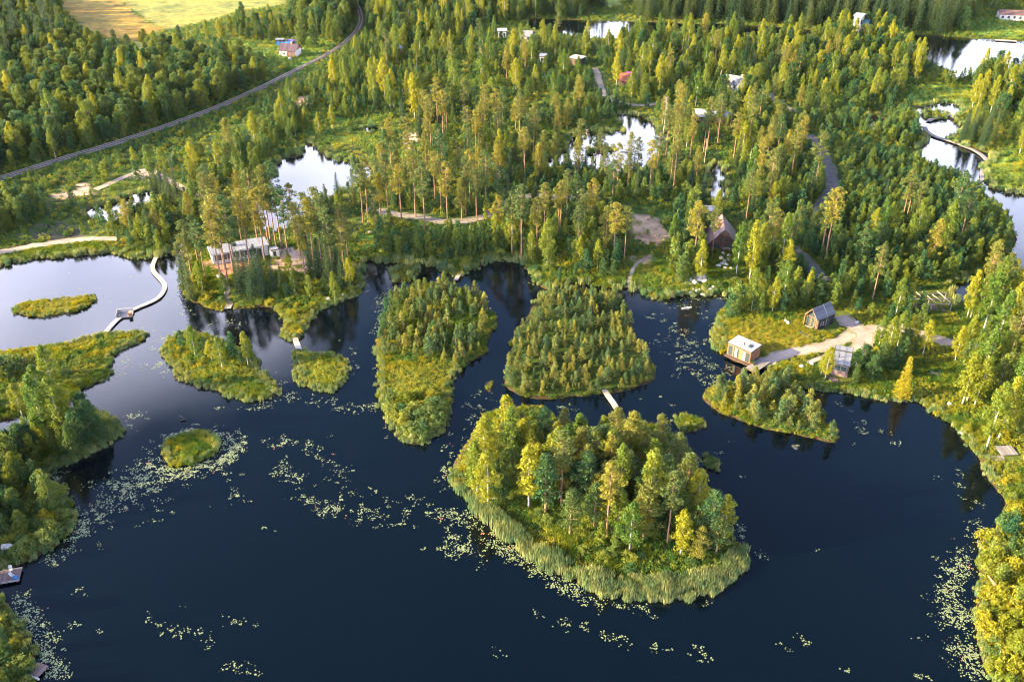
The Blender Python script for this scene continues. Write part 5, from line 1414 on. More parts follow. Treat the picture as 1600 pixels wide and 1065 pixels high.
# floating timber cabin
loc, ang, L, D = frame3((1135,557), (1170,572.5), (1187,562))
loc = (loc[0], loc[1], .8)
t = thing('floating_cabin', 'timber cabin with flat white roof and big windows floating at the lake edge', 'cabin', loc, ang)
h = 2.9
walls(t, L, D, h, 'wood_warm', 0); flat_roof(t, L, D, h, 'white_roof', .2)
MB().box(L+.003, .02, .02, L+.03, D-.02, h-.02).build('side_cladding', M['wood_warm_y'], t)
MB().box(-.3, -.8, -.25, L+.2, -.02, -.05).build('front_deck', M['wood_dark'], t)
MB().box(-.3, .0, -.6, L+.0, D, -.02).build('float_hull', M['frame_dark'], t)
planks(t, L+.22, -1.9, L+3.0, D+.2, -.02, 'wood_grey', 9)
MB().box(L+.22, -1.95, -.4, L+3.0, -1.91, -.02).build('deck_edge', M['wood_dark'], t)
for a, b_ in ((.25, L*.22), (L*.27, L*.50), (L*.66, L*.78), (L*.80, L*.97)): window(t, 'f', a, .1, b_, 2.5, L, D, mull=1 if b_-a > 1.6 else 0)
for a in (L*.33, L*.69): MB().box(a, -.045, .2, a+.55, -.022, 2.4).build('curtain', M['curtain'], t)
window(t, 'r', 1.2, .1, 2.1, 2.2, L, D, name='door')
ch = MB().tube((L*.55, D*.35, h+.2), (L*.55, D*.35, h+1.0), .14, .14, 8).build('stove_pipe', M['frame_dark'], t)
MB().box(L*.72, D*.3, h+.27, L*.84, D*.6, h+.42).build('skylight', M['glass'], t)
pl = thing('planter_box', 'small green planter box on the deck of the floating cabin', 'planter', (*px(1175, 573), .79), ang)
MB().box(-.5, -.3, 0, .5, .3, .3).build('box', M['wood_dark'], pl)
link('greenery', COVER['herb'][0], pl, loc=(0, 0, .2))

# black gabled cabin with the glazed end
loc, ang, L, D = frame3((1257.5,511), (1276,521), (1308,515))
t = thing('gabled_cabin', 'black gabled cabin with glazed front and warm timber porch above the meadow', 'cabin', loc, ang)
h, rh = 2.9, 2.3
walls(t, L, D, h, 'black_clad'); gable(t, L, D, h, rh, 'black_roof', 'y', .12, .16, 'black_clad')
MB().box(L*.5-.01, D*.52, h+rh+.19, L*.5+.02, D*.55, h+rh+.2).build('ridge_pin', M['white'], t)
sl = math.hypot(L*.5+.12, rh*(1+.12/(L*.5)))
MB().poly_prism([(L+.13, D*.50, h-.06+.16), (L+.13, D*.53, h-.06+.16), (L*.5, D*.53, h+rh+.17), (L*.5, D*.50, h+rh+.17)], (0, 0, .05)).build('roof_joint', M['white_roof'], t)
MB().box(L+.003, D*.50, .2, L+.04, D*.53, h-.05).build('wall_joint', M['white_roof'], t)
# porch frame of warm timber
MB().poly_prism([(.0, -.9, h-.1), (L*.5, -.9, h+rh-.1), (L, -.9, h-.1), (L, -.9, h+.1), (L*.5, -.9, h+rh+.12), (0, -.9, h+.1)], (0, .15, 0)).build('porch_gable_frame', M['wood_warm'], t)
for x in (0, L-.16): MB().box(x, -.9, 0, x+.16, -.74, h-.08).build('porch_post', M['wood_warm'], t)
for s in (0, 1):
    e = -.1 if s == 0 else L+.1
    MB().poly_prism([(e, -.9, h), (e, -.13, h), (L/2, -.13, h+rh), (L/2, -.9, h+rh)], (0, 0, .14)).build('porch_roof', M['black_roof'], t)
for a, b_ in ((.3, L*.36), (L*.4, L*.66), (L*.7, L-.3)): window(t, 'f', a, .1, b_, 2.7, L, D, 'wood_warm')
MB().poly_prism([(L*.15, -.03, h+.1), (L*.85, -.03, h+.1), (L*.5, -.03, h+rh*.8)], (0, .02, 0)).build('gable_window', M['glass'], t)
window(t, 'r', .9, .9, 2.0, 1.9, L, D, 'white'); window(t, 'r', D*.60, .1, D*.60+1.0, 2.1, L, D, name='door')
planks(t, -1.2, -4.2, L+.6, -1.0, .02, 'wood_purple', 12)
MB().box(-1.4, -4.4, -.3, -1.22, -.8, .06).box(-1.22, -4.4, -.3, L+.8, -4.22, .06).box(L+.62, -4.2, -.3, L+.8, -.8, .06).build('deck_edge', M['wood_pale'], t)
sf = thing('sofa', 'orange-brown sofa on the porch of the black gabled cabin', 'sofa', (*px(1268, 514.5), loc[2]+.03), ang)
MB().box(-.9, -.4, .05, .9, .4, .42).build('seat', M['brick'], sf); MB().box(-.9, .26, .42, .9, .45, .85).build('backrest', M['brick'], sf)

def lounger(x, y, z, rz, label):
    q_ = px(x, y); d = thing('sun_lounger', label, 'lounger', (*q_, z), rz)
    MB().box(-.9, -.3, .28, .5, .3, .36).build('seat', M['white'], d); MB().poly_prism([(.5, -.3, .28), (.5, -.3, .36), (1.0, -.3, .75), (1.04, -.3, .68)], (0, .6, 0)).build('backrest', M['white'], d)
    for a in (-.8, .4):
        for b_ in (-.28, .22): MB().box(a, b_, 0, a+.06, b_+.06, .28).build('leg', M['steel'], d)
lounger(1262, 517.5, loc[2]+.03, ang+.3, 'pale lounger on the open deck of the black gabled cabin')
# small dark lake cabin
loc, ang, L, D = frame3((1297.5,588), (1322.5,593), (1329,570))
D = 8.0
t = thing('lake_cabin', 'small dark flat-roofed cabin with one wide window facing the bay', 'cabin', loc, ang)
h = 2.7
walls(t, L, D, h, 'wood_dark'); flat_roof(t, L, D, h, 'grey_roof', .25)
window(t, 'f', .35, 1.1, L-.35, 2.55, L, D, 'wood_grey', 1)
MB().box(.0, -.05, -.8, L, -.003, 1.0).build('front_cladding', M['wood_purple'], t)
MB().box(-.26, D*.70, h+.22, L+.26, D*.74, h+.42).build('roof_step', M['frame_dark'], t)
MB().tube((L*.28, D*.35, h+.2), (L*.28, D*.35, h+1.2), .16, .16, 8).build('stove_pipe', M['frame_dark'], t)
planks(t, -1.6, -1.0, -.05, D*.5, .15, 'wood_dark', 8); planks(t, -.3, -3.0, L*.5, -1.02, -.1, 'wood_purple', 5)

# pointed-roof house with two balconies
loc, ang, L, D = frame3((1107,394), (1147,396), (1150,378))
D = 9.0
t = thing('chalet_house', 'dark timber house under a steep mauve roof with stacked balconies', 'house', loc, ang)
h, rh = 2.3, 3.9
walls(t, L, D, h, 'wood_dark'); gable(t, L, D, h, rh, 'brown_roof', 'y', 1.0, .22, 'wood_dark', .52)
MB().poly_prism([(L*.52-1.6, -1.3, h+rh-1.0), (L*.52+1.6, -1.3, h+rh-1.0), (L*.52, -1.3, h+rh+.35)], (0, .3, 0)).build('gable_hood', M['wood_dark'], t)
for z_, x0, x1, nm in ((2.3, .2, L-.2, 'balcony'), (4.1, L*.30, L*.74, 'balcony')):
    bl = MB().box(x0, -1.6, z_-.15, x1, -.02, z_).build(nm, M['wood_dark'], t)
    r_ = MB().box(x0, -1.6, z_+.9, x1, -1.52, z_+1.0)
    k = x0
    while k < x1: r_.box(k, -1.58, z_, k+.06, -1.54, z_+.9); k += .28
    r_.build('railing', M['wood_dark'], bl)
for a in (.15, L*.5, L-.3): MB().box(a, -1.55, -.8, a+.16, -1.39, 2.34).build('post', M['wood_dark'], t)
window(t, 'f', .7, .2, 3.0, 2.2, L, D); window(t, 'f', L*.55, .2, L-.8, 2.2, L, D, mull=1); window(t, 'f', L*.34, 2.5, L*.48, 3.9, L, D); window(t, 'f', L*.56, 2.5, L*.70, 3.9, L, D)
MB().box(L*.3, D*.4, h+rh*.5, L*.3+.9, D*.4+.9, h+rh+1.0).build('chimney', M['brick'], t)
tb = thing('garden_table', 'white garden table under the lower balcony of the pointed-roof house', 'table', (*px(1134.5, 396.5), loc[2]), ang)
MB().box(-.9, -.45, .7, .9, .45, .76).build('table_top', M['white'], tb)
for a, b_ in ((-.8,-.4),(.75,-.4),(-.8,.35),(.75,.35)): MB().box(a, b_, 0, a+.05, b_+.05, .7).build('leg', M['white'], tb)

# long white house on the pine point
loc, ang, L, D = frame3((335,419), (421,403), (423,389))
D = 5.2
t = thing('long_white_house', 'long low white house with flat roof and window band among tall pines', 'house', loc, ang)
h = 3.0
walls(t, L, D, h, 'white'); flat_roof(t, L, D, h, 'grey_roof', .4, 'white_roof')
for k in range(5): window(t, 'f', .5+k*2.3, .95, .5+k*2.3+2.1, 2.8, L, D, 'white', 1 if k % 2 else 0)
window(t, 'f', L*.78, .1, L*.78+1.4, 2.5, L, D, name='door')
window(t, 'f', L*.60, 1.0, L*.60+1.8, 2.6, L, D)
MB().box(L*.4, D*.5, h+.23, L*.4+1.0, D*.5+1.0, h+1.1).build('chimney', M['frame_dark'], t)
mb = MB().box(-2.6, -.1, -.4, -.05, D*.7, .12); mb.build('side_terrace', M['brick'], t)
n = 0
for r_ in range(9):
    for c_ in range(13):
        MB().box(-1.0+c_*.95, -1.0-r_*.8, -.5, -1.0+c_*.95+.9, -.25-r_*.8, .1+((c_*7+r_*3) % 5)*.006).build('paving_slab', M['brick'], t)
# white shed wing with pale wall by the sandy yard
loc, ang, L, D = frame3((398,411), (423,405), (426,392))
sh = thing('garden_shed', 'small pale shed between the long white house and the sandy yard', 'shed', px(426, 408) + (gz(*px(426, 408)),), ang)
walls(sh, 2.2, 2.0, 2.1, 'cream', -.5); flat_roof(sh, 2.2, 2.0, 2.1, 'grey_roof', .12)
window(sh, 'f', .5, .1, 1.3, 1.8, 2.2, 2.0, name='door')

# white tower house beyond the ridge
loc, ang, L, D = frame3((1328.5,60), (1341,61.5), (1343,52))
D = 5.5; hh = top_z(px(1335, 61)[1], 29) ; h = min(hh, 15.0)
t = thing('tower_house', 'white tower house with three storeys and arched top windows above the far trees', 'house', loc, ang)
walls(t, L, D, h, 'white', -3); flat_roof(t, L, D, h, 'white_roof', .35, 'white', .5)
for k, (z0, z1) in enumerate(((h-3.6, h-1.6), (h-6.3, h-5.4), (h-9.2, h-8.2))):
    if k == 0:
        for a in (.9, 2.0, 3.6): window(t, 'f', a, z0, a+.7, z1, L, D)
        MB().poly_prism([(.7, -.06, h-1.3), (L-.7, -.06, h-1.3), (L*.7, -.06, h-.5), (L*.3, -.06, h-.5)], (0, .05, 0)).build('arched_panel', M['teal_roof'], t)
    else: window(t, 'f', 1.5, z0, 3.4, z1, L, D, mull=1)
wg = MB().box(L+.01, 1.0, -3, L+4.2, 6.5, h*.5).build('side_wing', M['white'], t)
MB().poly_prism([(L-.1, .7, h*.5+.01), (L+4.6, .7, h*.5+.01), (L+2.6, 3, h*.5+2.8), (L+.4, 3, h*.5+2.8)], (0, 3.8, 0)).build('wing_roof', M['teal_roof'], t)
window(t, 'r', -1.0+1.05, 2.0, .9, 4.0, L, D)
MB().box(-1.2, -3.2, -3, L+3.0, -.05, 1.2).build('lower_terrace', M['cream'], t)
pr = MB().box(-1.2, -3.2, 2.1, L+3.0, -3.1, 2.2)
for k in range(12): pr.box(-1.2+k*.95, -3.18, 1.2, -1.1+k*.95, -3.1, 2.1)
pr.build('railing', M['white'], t)
for k in range(9): MB().box(L+.6-.42*k, -3.6-.5*k, -3, L+2.4-.42*k, -3.12-.5*k, 1.0-.33*k).build('stair_step', M['cream'], t)
loc2 = px(1331, 66); z2 = gz(*loc2)
b2 = thing('boat_house', 'small flat-roofed white pavilion at the foot of the tower house steps', 'pavilion', (*loc2, z2), ang)
walls(b2, 5.5, 4, 3.2, 'cream', -1); flat_roof(b2, 5.5, 4, 3.2, 'grey_roof', .4); window(b2, 'f', .5, .5, 4.8, 2.6, 5.5, 4, mull=2)

# purple-roofed farmhouse and what stands round it
loc, ang, L, D = frame3((438,92.5), (463,94), (466,86))
D = 6.5
t = thing('farmhouse', 'low white farmhouse with purple-brown tiled roof beside the railway', 'house', loc, ang)
h = 2.8; walls(t, L, D, h, 'cream'); gable(t, L, D, h, 2.3, 'purple_roof', 'x', .5, .15, 'brick')
window(t, 'f', 1.8, .8, 2.8, 1.8, L, D); window(t, 'f', L*.45, .1, L*.45+.9, 2.0, L, D, name='door'); window(t, 'f', L*.8, .8, L*.8+1.1, 1.8, L, D)
MB().box(L*.5, -.05, -.5, L-.1, -.003, 2.5).build('brick_facing', M['brown_roof'], t)
MB().box(L*.6, D*.45, h+1.9, L*.6+.7, D*.45+.7, h+3.2).build('chimney', M['brick'], t)
def tarp(x, y, m, lb, w, dd, hh):
    c = px(x, y); z = gz(*c); mb = MB(); n = 7
    rr = np.random.default_rng(int(x))
    for i_ in range(n+1):
        for j_ in range(4):
            v = j_/3; a = (v-.5)*dd
            mb.v.append((w*(i_/n-.5)+rr.normal()*.08, a, hh*(1-abs(v-.5)*1.1)*rr.uniform(.75, 1.1)*(0.15 if j_ in (0, 3) else 1)))
    for i_ in range(n):
        for j_ in range(3):
            k_ = i_*4+j_; mb.f.append((k_, k_+4, k_+5, k_+1))
    o = mb.build('tarpaulin', M[m], None); o.location = (*c, z); o['label'] = lb; o['category'] = 'tarpaulin'; o['group'] = 'tarpaulins behind the farmhouse'
tarp(446, 74.5, 'blue_tarp', 'bright blue tarpaulin heap behind the farmhouse', 8, 4, 2.4)
tarp(458, 72.5, 'violet_tarp', 'violet tarpaulin heap behind the farmhouse', 6, 4, 2.6)
c = px(432, 75); sh = thing('farm_shed', 'dark little shed with white door at the farm yard edge', 'shed', (*c, gz(*c)), .1)
walls(sh, 4, 3, 2.3, 'wood_dark', -.5); flat_roof(sh, 4, 3, 2.3, 'black_roof', .2); window(sh, 'f', .4, .1, 1.5, 2.0, 4, 3, 'white', 0, 'white', 'door')
c = px(454, 99.5); o = MB().tube((0, 0, 0), (0, 0, 1.5), .75, .75, 12).build('water_tank', M['white'], None, True); o.location = (*c, gz(*c)); o['label'] = 'white round water tank on the farm lawn'; o['category'] = 'tank'
def car(x, y, rz, m, label):
    c = px(x, y); t = thing('parked_car', label, 'car', (*c, gz(*c)), rz, 'cars at the farm')
    mb = MB(); mb.poly_prism([(-2.1, -.85, .35), (2.1, -.85, .35), (2.1, -.85, .8), (1.2, -.85, .95), (-1.9, -.85, .98), (-2.1, -.85, .8)], (0, 1.7, 0)); mb.build('body', M[m], t)
    MB().poly_prism([(-1.7, -.72, .98), (1.1, -.72, .95), (.5, -.72, 1.45), (-1.3, -.72, 1.45)], (0, 1.44, 0)).build('cabin', M['glass'], t)
    MB().box(-1.2, -.66, 1.452, .45, .66, 1.50).build('car_roof', M[m], t)
    for a in (-1.3, 1.3):
        for b_ in (-.88, .7): MB().tube((a, b_, .34), (a, b_+.18, .34), .34, .34, 10).build('wheel', M['frame_dark'], t)
car(468, 84, .4, 'white', 'white parked car behind the farmhouse gable')

# houses deep in the village wood
def small_house(name, label, A, B, C, D, h, roof, wall, rh=0, axis='x', cat='house', win=2):
    loc, ang, L, D0 = frame3(A, B, C)
    t = thing(name, label, cat, loc, ang)
    walls(t, L, D, h, wall)
    if rh: gable(t, L, D, h, rh, roof, axis, .5, .15, wall)
    else: flat_roof(t, L, D, h, roof, .4)
    for k in range(win): window(t, 'f', L*(k+.3)/win, .9, L*(k+.7)/win, 2.2, L, D, mull=1)
    return t, L, D
t, L, D = small_house('long_grey_house', 'long low house with pale grey roof deep in green woods', (1129,143), (1157,148), (1162,138), 6.5, 2.6, 'grey_roof', 'white', 2.6, 'x', win=4)
MB().poly_prism([(L*.35, -.7, 2.4), (L*.60, -.7, 2.4), (L*.475, -.7, 3.8)], (0, 2.6, 0)).build('dormer', M['grey_roof'], t)
MB().box(L*.75, 3.0, 4.2, L*.75+.9, 3.9, 5.9).build('chimney', M['stone'], t)
small_house('white_roofed_house', 'white-roofed house with dark glazed end among orange pines', (1082,195), (1100,196), (1102,184), 5.5, 2.8, 'white_roof', 'frame_dark', 1.6, 'x')
small_house('grey_winged_house', 'grey-roofed house with low spreading wings among orange pines', (1108,196), (1134,199), (1136,187), 6, 2.4, 'grey_roof', 'wood_dark', 1.6, 'y')
small_house('red_roofed_house', 'house with brick-red roof at the village lane', (968,138), (988,139), (990,128), 6, 2.4, 'red_roof', 'wood_dark', 2.2, 'x')
tarp2 = px(984, 129)
o = MB().box(-1.8, -1.2, 0, 1.8, 1.2, 2.4).build('covered_stack', M['violet'], None); o.location = (*tarp2, gz(*tarp2)+1.0); o['label'] = 'violet covered stack behind the red-roofed house'; o['category'] = 'covered stack'
small_house('flat_roofed_hut', 'pale flat-roofed hut beyond the ridge, nearest the left edge of the village wood', (843,102), (857,102.5), (858,96), 5, 2.8, 'white_roof', 'cream')
small_house('dark_walled_hut', 'dark-walled hut with light roof beside the rounded bush beyond the ridge', (888,104), (905,107), (907,98), 6, 2.8, 'white_roof', 'wood_dark')
small_house('bright_roofed_house', 'house with bright roof glimpsed between birches in the far village wood', (778,62), (791,62), (792,55), 6, 3, 'white_roof', 'cream')
small_house('summer_cottage', 'little brown cottage with pale gable behind tall birches', (609,92), (619,93), (620,85), 6, 3, 'grey_roof', 'wood_warm', 2, 'y')
small_house('hidden_barn', 'weathered grey barn roof by the sandy patch of the village wood', (812,68), (830,69), (832,60), 6, 2.8, 'grey_roof', 'wood_grey', 1.8)
small_house('meadow_barn', 'very long low barn with mauve roof on the far lake meadow', (1560,35), (1606,37), (1608,30), 7, 3, 'brown_roof', 'white', 1.6, 'x', 'barn', 5)
small_house('roadside_hut', 'grey hut roof just behind the pointed-roof house', (1100,346), (1113,347), (1114,338), 4, 2.4, 'grey_roof', 'wood_grey', 0)

# timber pergola: six slanting beams over three rails
loc = px(1412, 482); z = gz(*loc)
t = thing('timber_pergola', 'row of bleached timber beams over a plank deck by the thicket', 'pergola', (*loc, z))
def W2(x, y, zz): a = px(x, y); return (a[0]-loc[0], a[1]-loc[1], zz)
for x0, y0, x1, y1 in ((1407,467,1418,476),(1415,460,1426,468),(1427,460,1438,470),(1437,460,1456,476),(1452,464,1467,475),(1460,459,1480,476)):
    MB().tube(W2(x0, y0+13, 2.4), W2(x1, y1+13, 2.4), .10, .10, 6).build('beam', M['deadwood'], t)
for (a, b_) in (((1405,476),(1475,474)), ((1412,484),(1482,482)), ((1420,491),(1484,491))):
    MB().tube(W2(*a, 2.22), W2(*b_, 2.22), .08, .08, 6).build('rail_beam', M['wood_grey'], t)
for q in ((1406,476),(1440,475),(1474,474),(1414,484),(1448,483),(1481,482),(1422,491),(1452,491),(1483,491)):
    a = W2(*q, 0); MB().box(a[0]-.09, a[1]-.09, -.6, a[0]+.09, a[1]+.09, 2.2).build('post', M['wood_grey'], t)
a, b_ = W2(1425, 488, 0), W2(1468, 480, 0)
for k in range(11): MB().box(a[0]+k*(b_[0]-a[0])/11, a[1]-1, .1, a[0]+(k+.92)*(b_[0]-a[0])/11, b_[1], .22).build('deck_board', M['wood_purple'], t)

# ---------------------------------------------------------------- boardwalks, bridges, docks
def boardwalk(name, label, cat, line, w, z, m, post_step=3.0, rail=False, board=.9, closed=2):
    L = smooth_open(pxa(line), closed); o0 = L[0]
    t = thing(name, label, cat, (o0[0], o0[1], 0))
    seg = np.hypot(*np.diff(L, axis=0).T); cum = np.r_[0, np.cumsum(seg)]
    n = int(cum[-1]/board)
    pt = lambda s: np.array([np.interp(s, cum, L[:, 0]), np.interp(s, cum, L[:, 1])])
    bpost = MB()
    single = n <= 290
    base = MB()
    for k in range(n):
        c0, c1 = pt(k*board)-o0, pt((k+.94)*board)-o0
        d = c1-c0; d = d/np.hypot(*d); nn = np.array([-d[1], d[0]])*w/2
        q = [(c0+nn), (c0-nn), (c1-nn), (c1+nn)]
        zz = z + ((k*37) % 7)*.004
        mb = MB().poly_prism([(v[0], v[1], zz-.1) for v in q], (0, 0, .1))
        mb.build('board', M[m], t)
        if k % 4 == 0:
            for s in (-.92, .92):
                v = c0+nn*s; bpost.box(v[0]-.07, v[1]-.07, -1.2, v[0]+.07, v[1]+.07, zz-.11)
    if bpost.v: bpost.build('pile_row', M['frame_dark'], t, kind='stuff')
    for s in (-1, 1):
        e = []
        for k in range(n+1):
            c0 = pt(min(k*board, cum[-1]))-o0; c1 = pt(min(k*board+.2, cum[-1]))-o0 if k < n else c0; 
            d = c1-c0
            d = d/np.hypot(*d) if np.hypot(*d) > 1e-6 else dd_
            dd_ = d
            e.append(c0 + np.array([-d[1], d[0]])*w/2*s*.97)
        e = np.array(e); me = MB()
        for a_, b2_ in zip(e[:-1], e[1:]): me.tube((a_[0], a_[1], z-.2), (b2_[0], b2_[1], z-.2), .08, .08, 4)
        me.build('edge_beam', M['frame_dark'], t)
        if rail:
            me = MB()
            for a_, b2_ in zip(e[:-1], e[1:]): me.tube((a_[0], a_[1], z+.9), (b2_[0], b2_[1], z+.9), .04, .04, 4)
            for k in range(0, len(e), 2): me.tube((e[k][0], e[k][1], z), (e[k][0], e[k][1], z+.9), .04, .04, 4)
            me.build('handrail', M[m], t)
    return t
boardwalk('winding_boardwalk', 'long pale winding boardwalk floating across the north-west bay', 'boardwalk', [(164,523),(172,513),(182,502),(192,495)], 1.15, .42, 'wood_pale')
bw = boardwalk('winding_boardwalk', 'pale S-shaped boardwalk from the square raft up to the west point', 'boardwalk', [(200,490),(215,482),(236,474),(250,466),(257,455),(259,448),(252,438),(240,426),(238,418),(242,408),(245,402)], 1.15, .42, 'wood_pale')
bw['group'] = 'boardwalk across the bay'; bpy.data.objects['winding_boardwalk']['group'] = 'boardwalk across the bay'
bpy.data.objects['winding_boardwalk']['label'] = 'short pale boardwalk from the grassy bank to the square raft'
# raft with benches and a rail
c = px(196, 492.5)
t = thing('swim_raft', 'square wooden raft with low walls midway along the pale boardwalk', 'raft', (*c, .38), .25); t.scale = (.8, .8, .8)
for k in range(9): MB().box(-2.4+k*.53, -2.0, -.12, -2.4+k*.53+.49, 2.0, .02+(k % 2)*.004).build('board', M['wood_pale'], t)
MB().box(-2.4, -2.0, -.5, 2.3, 2.0, -.13).build('float', M['frame_dark'], t)
for (x0, y0, x1, y1) in ((-2.4,1.85,2.3,2.0),(-2.4,-2.0,-2.25,1.84)): MB().box(x0, y0, .03, x1, y1, 1.0).build('side_wall', M['wood_pale'], t)
for y in (-1.2, .9): MB().box(-2.1, y, .03, -1.2, y+.4, .45).build('bench', M['wood_pale'], t)
MB().box(1.2, -1.9, .03, 2.2, -1.0, 1.0).build('rail_box', M['wood_warm'], t)
c = px(201, 494.5)
boardwalk('footbridge', 'short pale footbridge from the yellow reed tongue to the grass islet', 'bridge', [(461,530),(464,538),(468,550)], 1.3, .5, 'wood_pale', board=.6)
boardwalk('jetty', 'little white jetty on the north shore left of the pine reflections', 'jetty', [(718,430),(714,436),(711,441)], 1.1, .45, 'wood_pale', board=.6)
boardwalk('footbridge', 'pale plank bridge linking the heath island to the wooded island', 'bridge', [(944,612),(952,624),(960,635),(967,648)], 1.2, .6, 'wood_pale', board=.5)
boardwalk('jetty', 'stubby pale jetty below the long white house', 'jetty', [(359,476),(357,481),(355,485)], 1.7, .4, 'wood_pale', board=.5)
boardwalk('jetty', 'tiny white jetty at the shore below the pointed-roof house', 'jetty', [(1103,455),(1100,459),(1097,463)], 1.3, .4, 'wood_pale', board=.5)
boardwalk('river_boardwalk', 'curved boardwalk crossing the river above the tree reflections', 'boardwalk', [(1445,200),(1447,207),(1460,215),(1478,220),(1498,227),(1514,233),(1528,240),(1537,247),(1542,254)], 1.5, .5, 'wood_grey', board=1.6)
boardwalk('river_boardwalk', 'upper curved boardwalk arching behind the tufted river islet', 'boardwalk', [(1450,191),(1458,187),(1470,184),(1486,181)], 1.7, .5, 'wood_grey', board=1.4)
boardwalk('river_boardwalk', 'low dark hooked walkway at the corner of the eastern marsh', 'boardwalk', [(1535,266),(1533,274),(1535,280),(1531,285),(1524,288),(1518,284)], 1.3, .45, 'wood_grey', board=1.2)
boardwalk('footbridge', 'grey footbridge over the narrow channel of the west headland', 'bridge', [(57,651),(66,650),(74,648)], 1.4, 1.0, 'wood_pale', board=.5)
boardwalk('rocky_jetty', 'pale narrow jetty sticking out under the large gold birch', 'jetty', [(1500,679),(1512,677),(1524,675),(1532,671)], 1.3, .45, 'wood_pale', board=.6)
boardwalk('plank_jetty', 'grey plank jetty with crooked end on the east bank', 'jetty', [(1533,717),(1546,716),(1552,719),(1566,718),(1600,720)], 1.5, .5, 'wood_grey', board=.6)
c = px(1569, 708); t = thing('viewing_deck', 'square grey timber deck above the plank jetty on the east bank', 'deck', (*c, gz(*c)+.25), .05)
planks(t, -1.6, -1.6, 1.8, 1.3, .1, 'wood_grey', 8)
boardwalk('river_boardwalk', 'straight jetty strip on the far lake meadow shore', 'jetty', [(1555,64),(1575,65),(1592,66)], 2.2, .5, 'wood_pale', board=2.0)
# wooden dock with things left on it
c = px(0, 909); e = px(33, 903)
ang = math.atan2(e[1]-c[1], e[0]-c[0]); ln = math.hypot(e[0]-c[0], e[1]-c[1])
t = thing('wooden_dock', 'wide reddish wooden dock under the dark leafy knoll', 'dock', (c[0], c[1], .5), ang)
for k in range(16): MB().box(-2.5+k*(ln+2.5)/16, -.9-(.25 if k > 12 else 0)*0, -.1, -2.5+(k+.92)*(ln+2.5)/16, 1.9, (k % 3)*.005).build('board', M['wood_purple'], t)
for y in (-.95, 1.92): MB().box(-2.5, y, -.12, ln, y+.14, .16).build('edge_rail', M['wood_grey'], t)
for x in (-1, 1.2, ln-.4):
    for y in (-.7, 1.6): MB().tube((x, y, -1.6), (x, y, -.11), .09, .09, 6).build('pile', M['wood_dark'], t)
def deckchair(x, y, m, label, rz):
    q = px(x, y); d = thing('deck_chair', label, 'chair', (*q, .52), rz, 'chairs on the wooden dock')
    MB().box(-.28, -.28, .38, .28, .28, .43).build('seat', M[m], d)
    MB().poly_prism([(-.28, .28, .43), (.28, .28, .43), (.28, .5, 1.0), (-.28, .5, 1.0)], (0, .04, 0)).build('backrest', M[m], d)
    for a in (-.26, .22):
        for b_ in (-.26, .22): MB().box(a, b_, 0, a+.04, b_+.04, .38).build('leg', M['steel'], d)
deckchair(19, 896, 'white', 'white chair on the shoreward half of the dock', .4)
deckchair(22, 905, 'white', 'white chair beside the blue covered bundle on the dock', 1.2)
q = px(25, 906); mb = MB(); rr = np.random.default_rng(5)
me = bpy.data.meshes.new('bundle'); bm_v = []; bm_f = []
for i_ in range(6):
    for j_ in range(10):
        ph = i_/5*math.pi/2; th = j_/10*2*math.pi; k_ = rr.uniform(.85, 1.12)
        bm_v.append((math.cos(th)*math.cos(ph)*.6*k_, math.sin(th)*math.cos(ph)*.45*k_, math.sin(ph)*.55*k_))
for i_ in range(5):
    for j_ in range(10):
        a = i_*10+j_; b_ = i_*10+(j_+1) % 10; bm_f.append((a, b_, b_+10, a+10))
me.from_pydata(bm_v, [], bm_f); me.materials.append(M['blue_tarp'])
link('covered_bundle', me, loc=(*q, .51), label='blue covered bundle at the corner of the wooden dock', category='bundle')
q = px(4, 864); o = MB().poly_prism([(0, 0, 0), (1.6, .1, 0), (1.9, .7, 0), (1.2, 1.1, 0), (-.2, .9, 0)], (0, 0, .5)).build('flat_boulder', M['stone'], None)
o.location = (*q, gz(*q)+.3); o['label'] = 'flat pinkish boulder on the lawn above the dock'; o['category'] = 'boulder'
c = px(58, 1049); e = px(68, 1047)
t = thing('wooden_dock', 'small brown dock with white edge in the bottom west corner', 'dock', (c[0], c[1], .45), -.35)
for k in range(7): MB().box(-.9, -1.0+k*.32, -.1, 1.2, -1.0+k*.32+.29, (k % 3)*.004).build('board', M['wood_purple'], t)
MB().box(-.9, -1.32, -.2, 1.6, -1.04, .06).build('edge_plank', M['white'], t)
# red fishing pole rack leaning in the east bank shrubs
q0, q1 = px(1537, 916), px(1556, 936)
t = thing('red_garden_umbrella', 'folded orange-red parasol with a pale pole lying in the east bank shrubs', 'parasol', (*q0, 2.6))
d = Vector((q1[0]-q0[0], q1[1]-q0[1], -.5)); u_ = d.normalized()
MB().tube((0, 0, 0), tuple(u_*2.0), .10, .26, 8).build('folded_canopy', M['orange_red'], t)
MB().tube(tuple(u_*2.01), tuple(u_*d.length), .04, .04, 6).build('pole', M['wood_pale'], t)

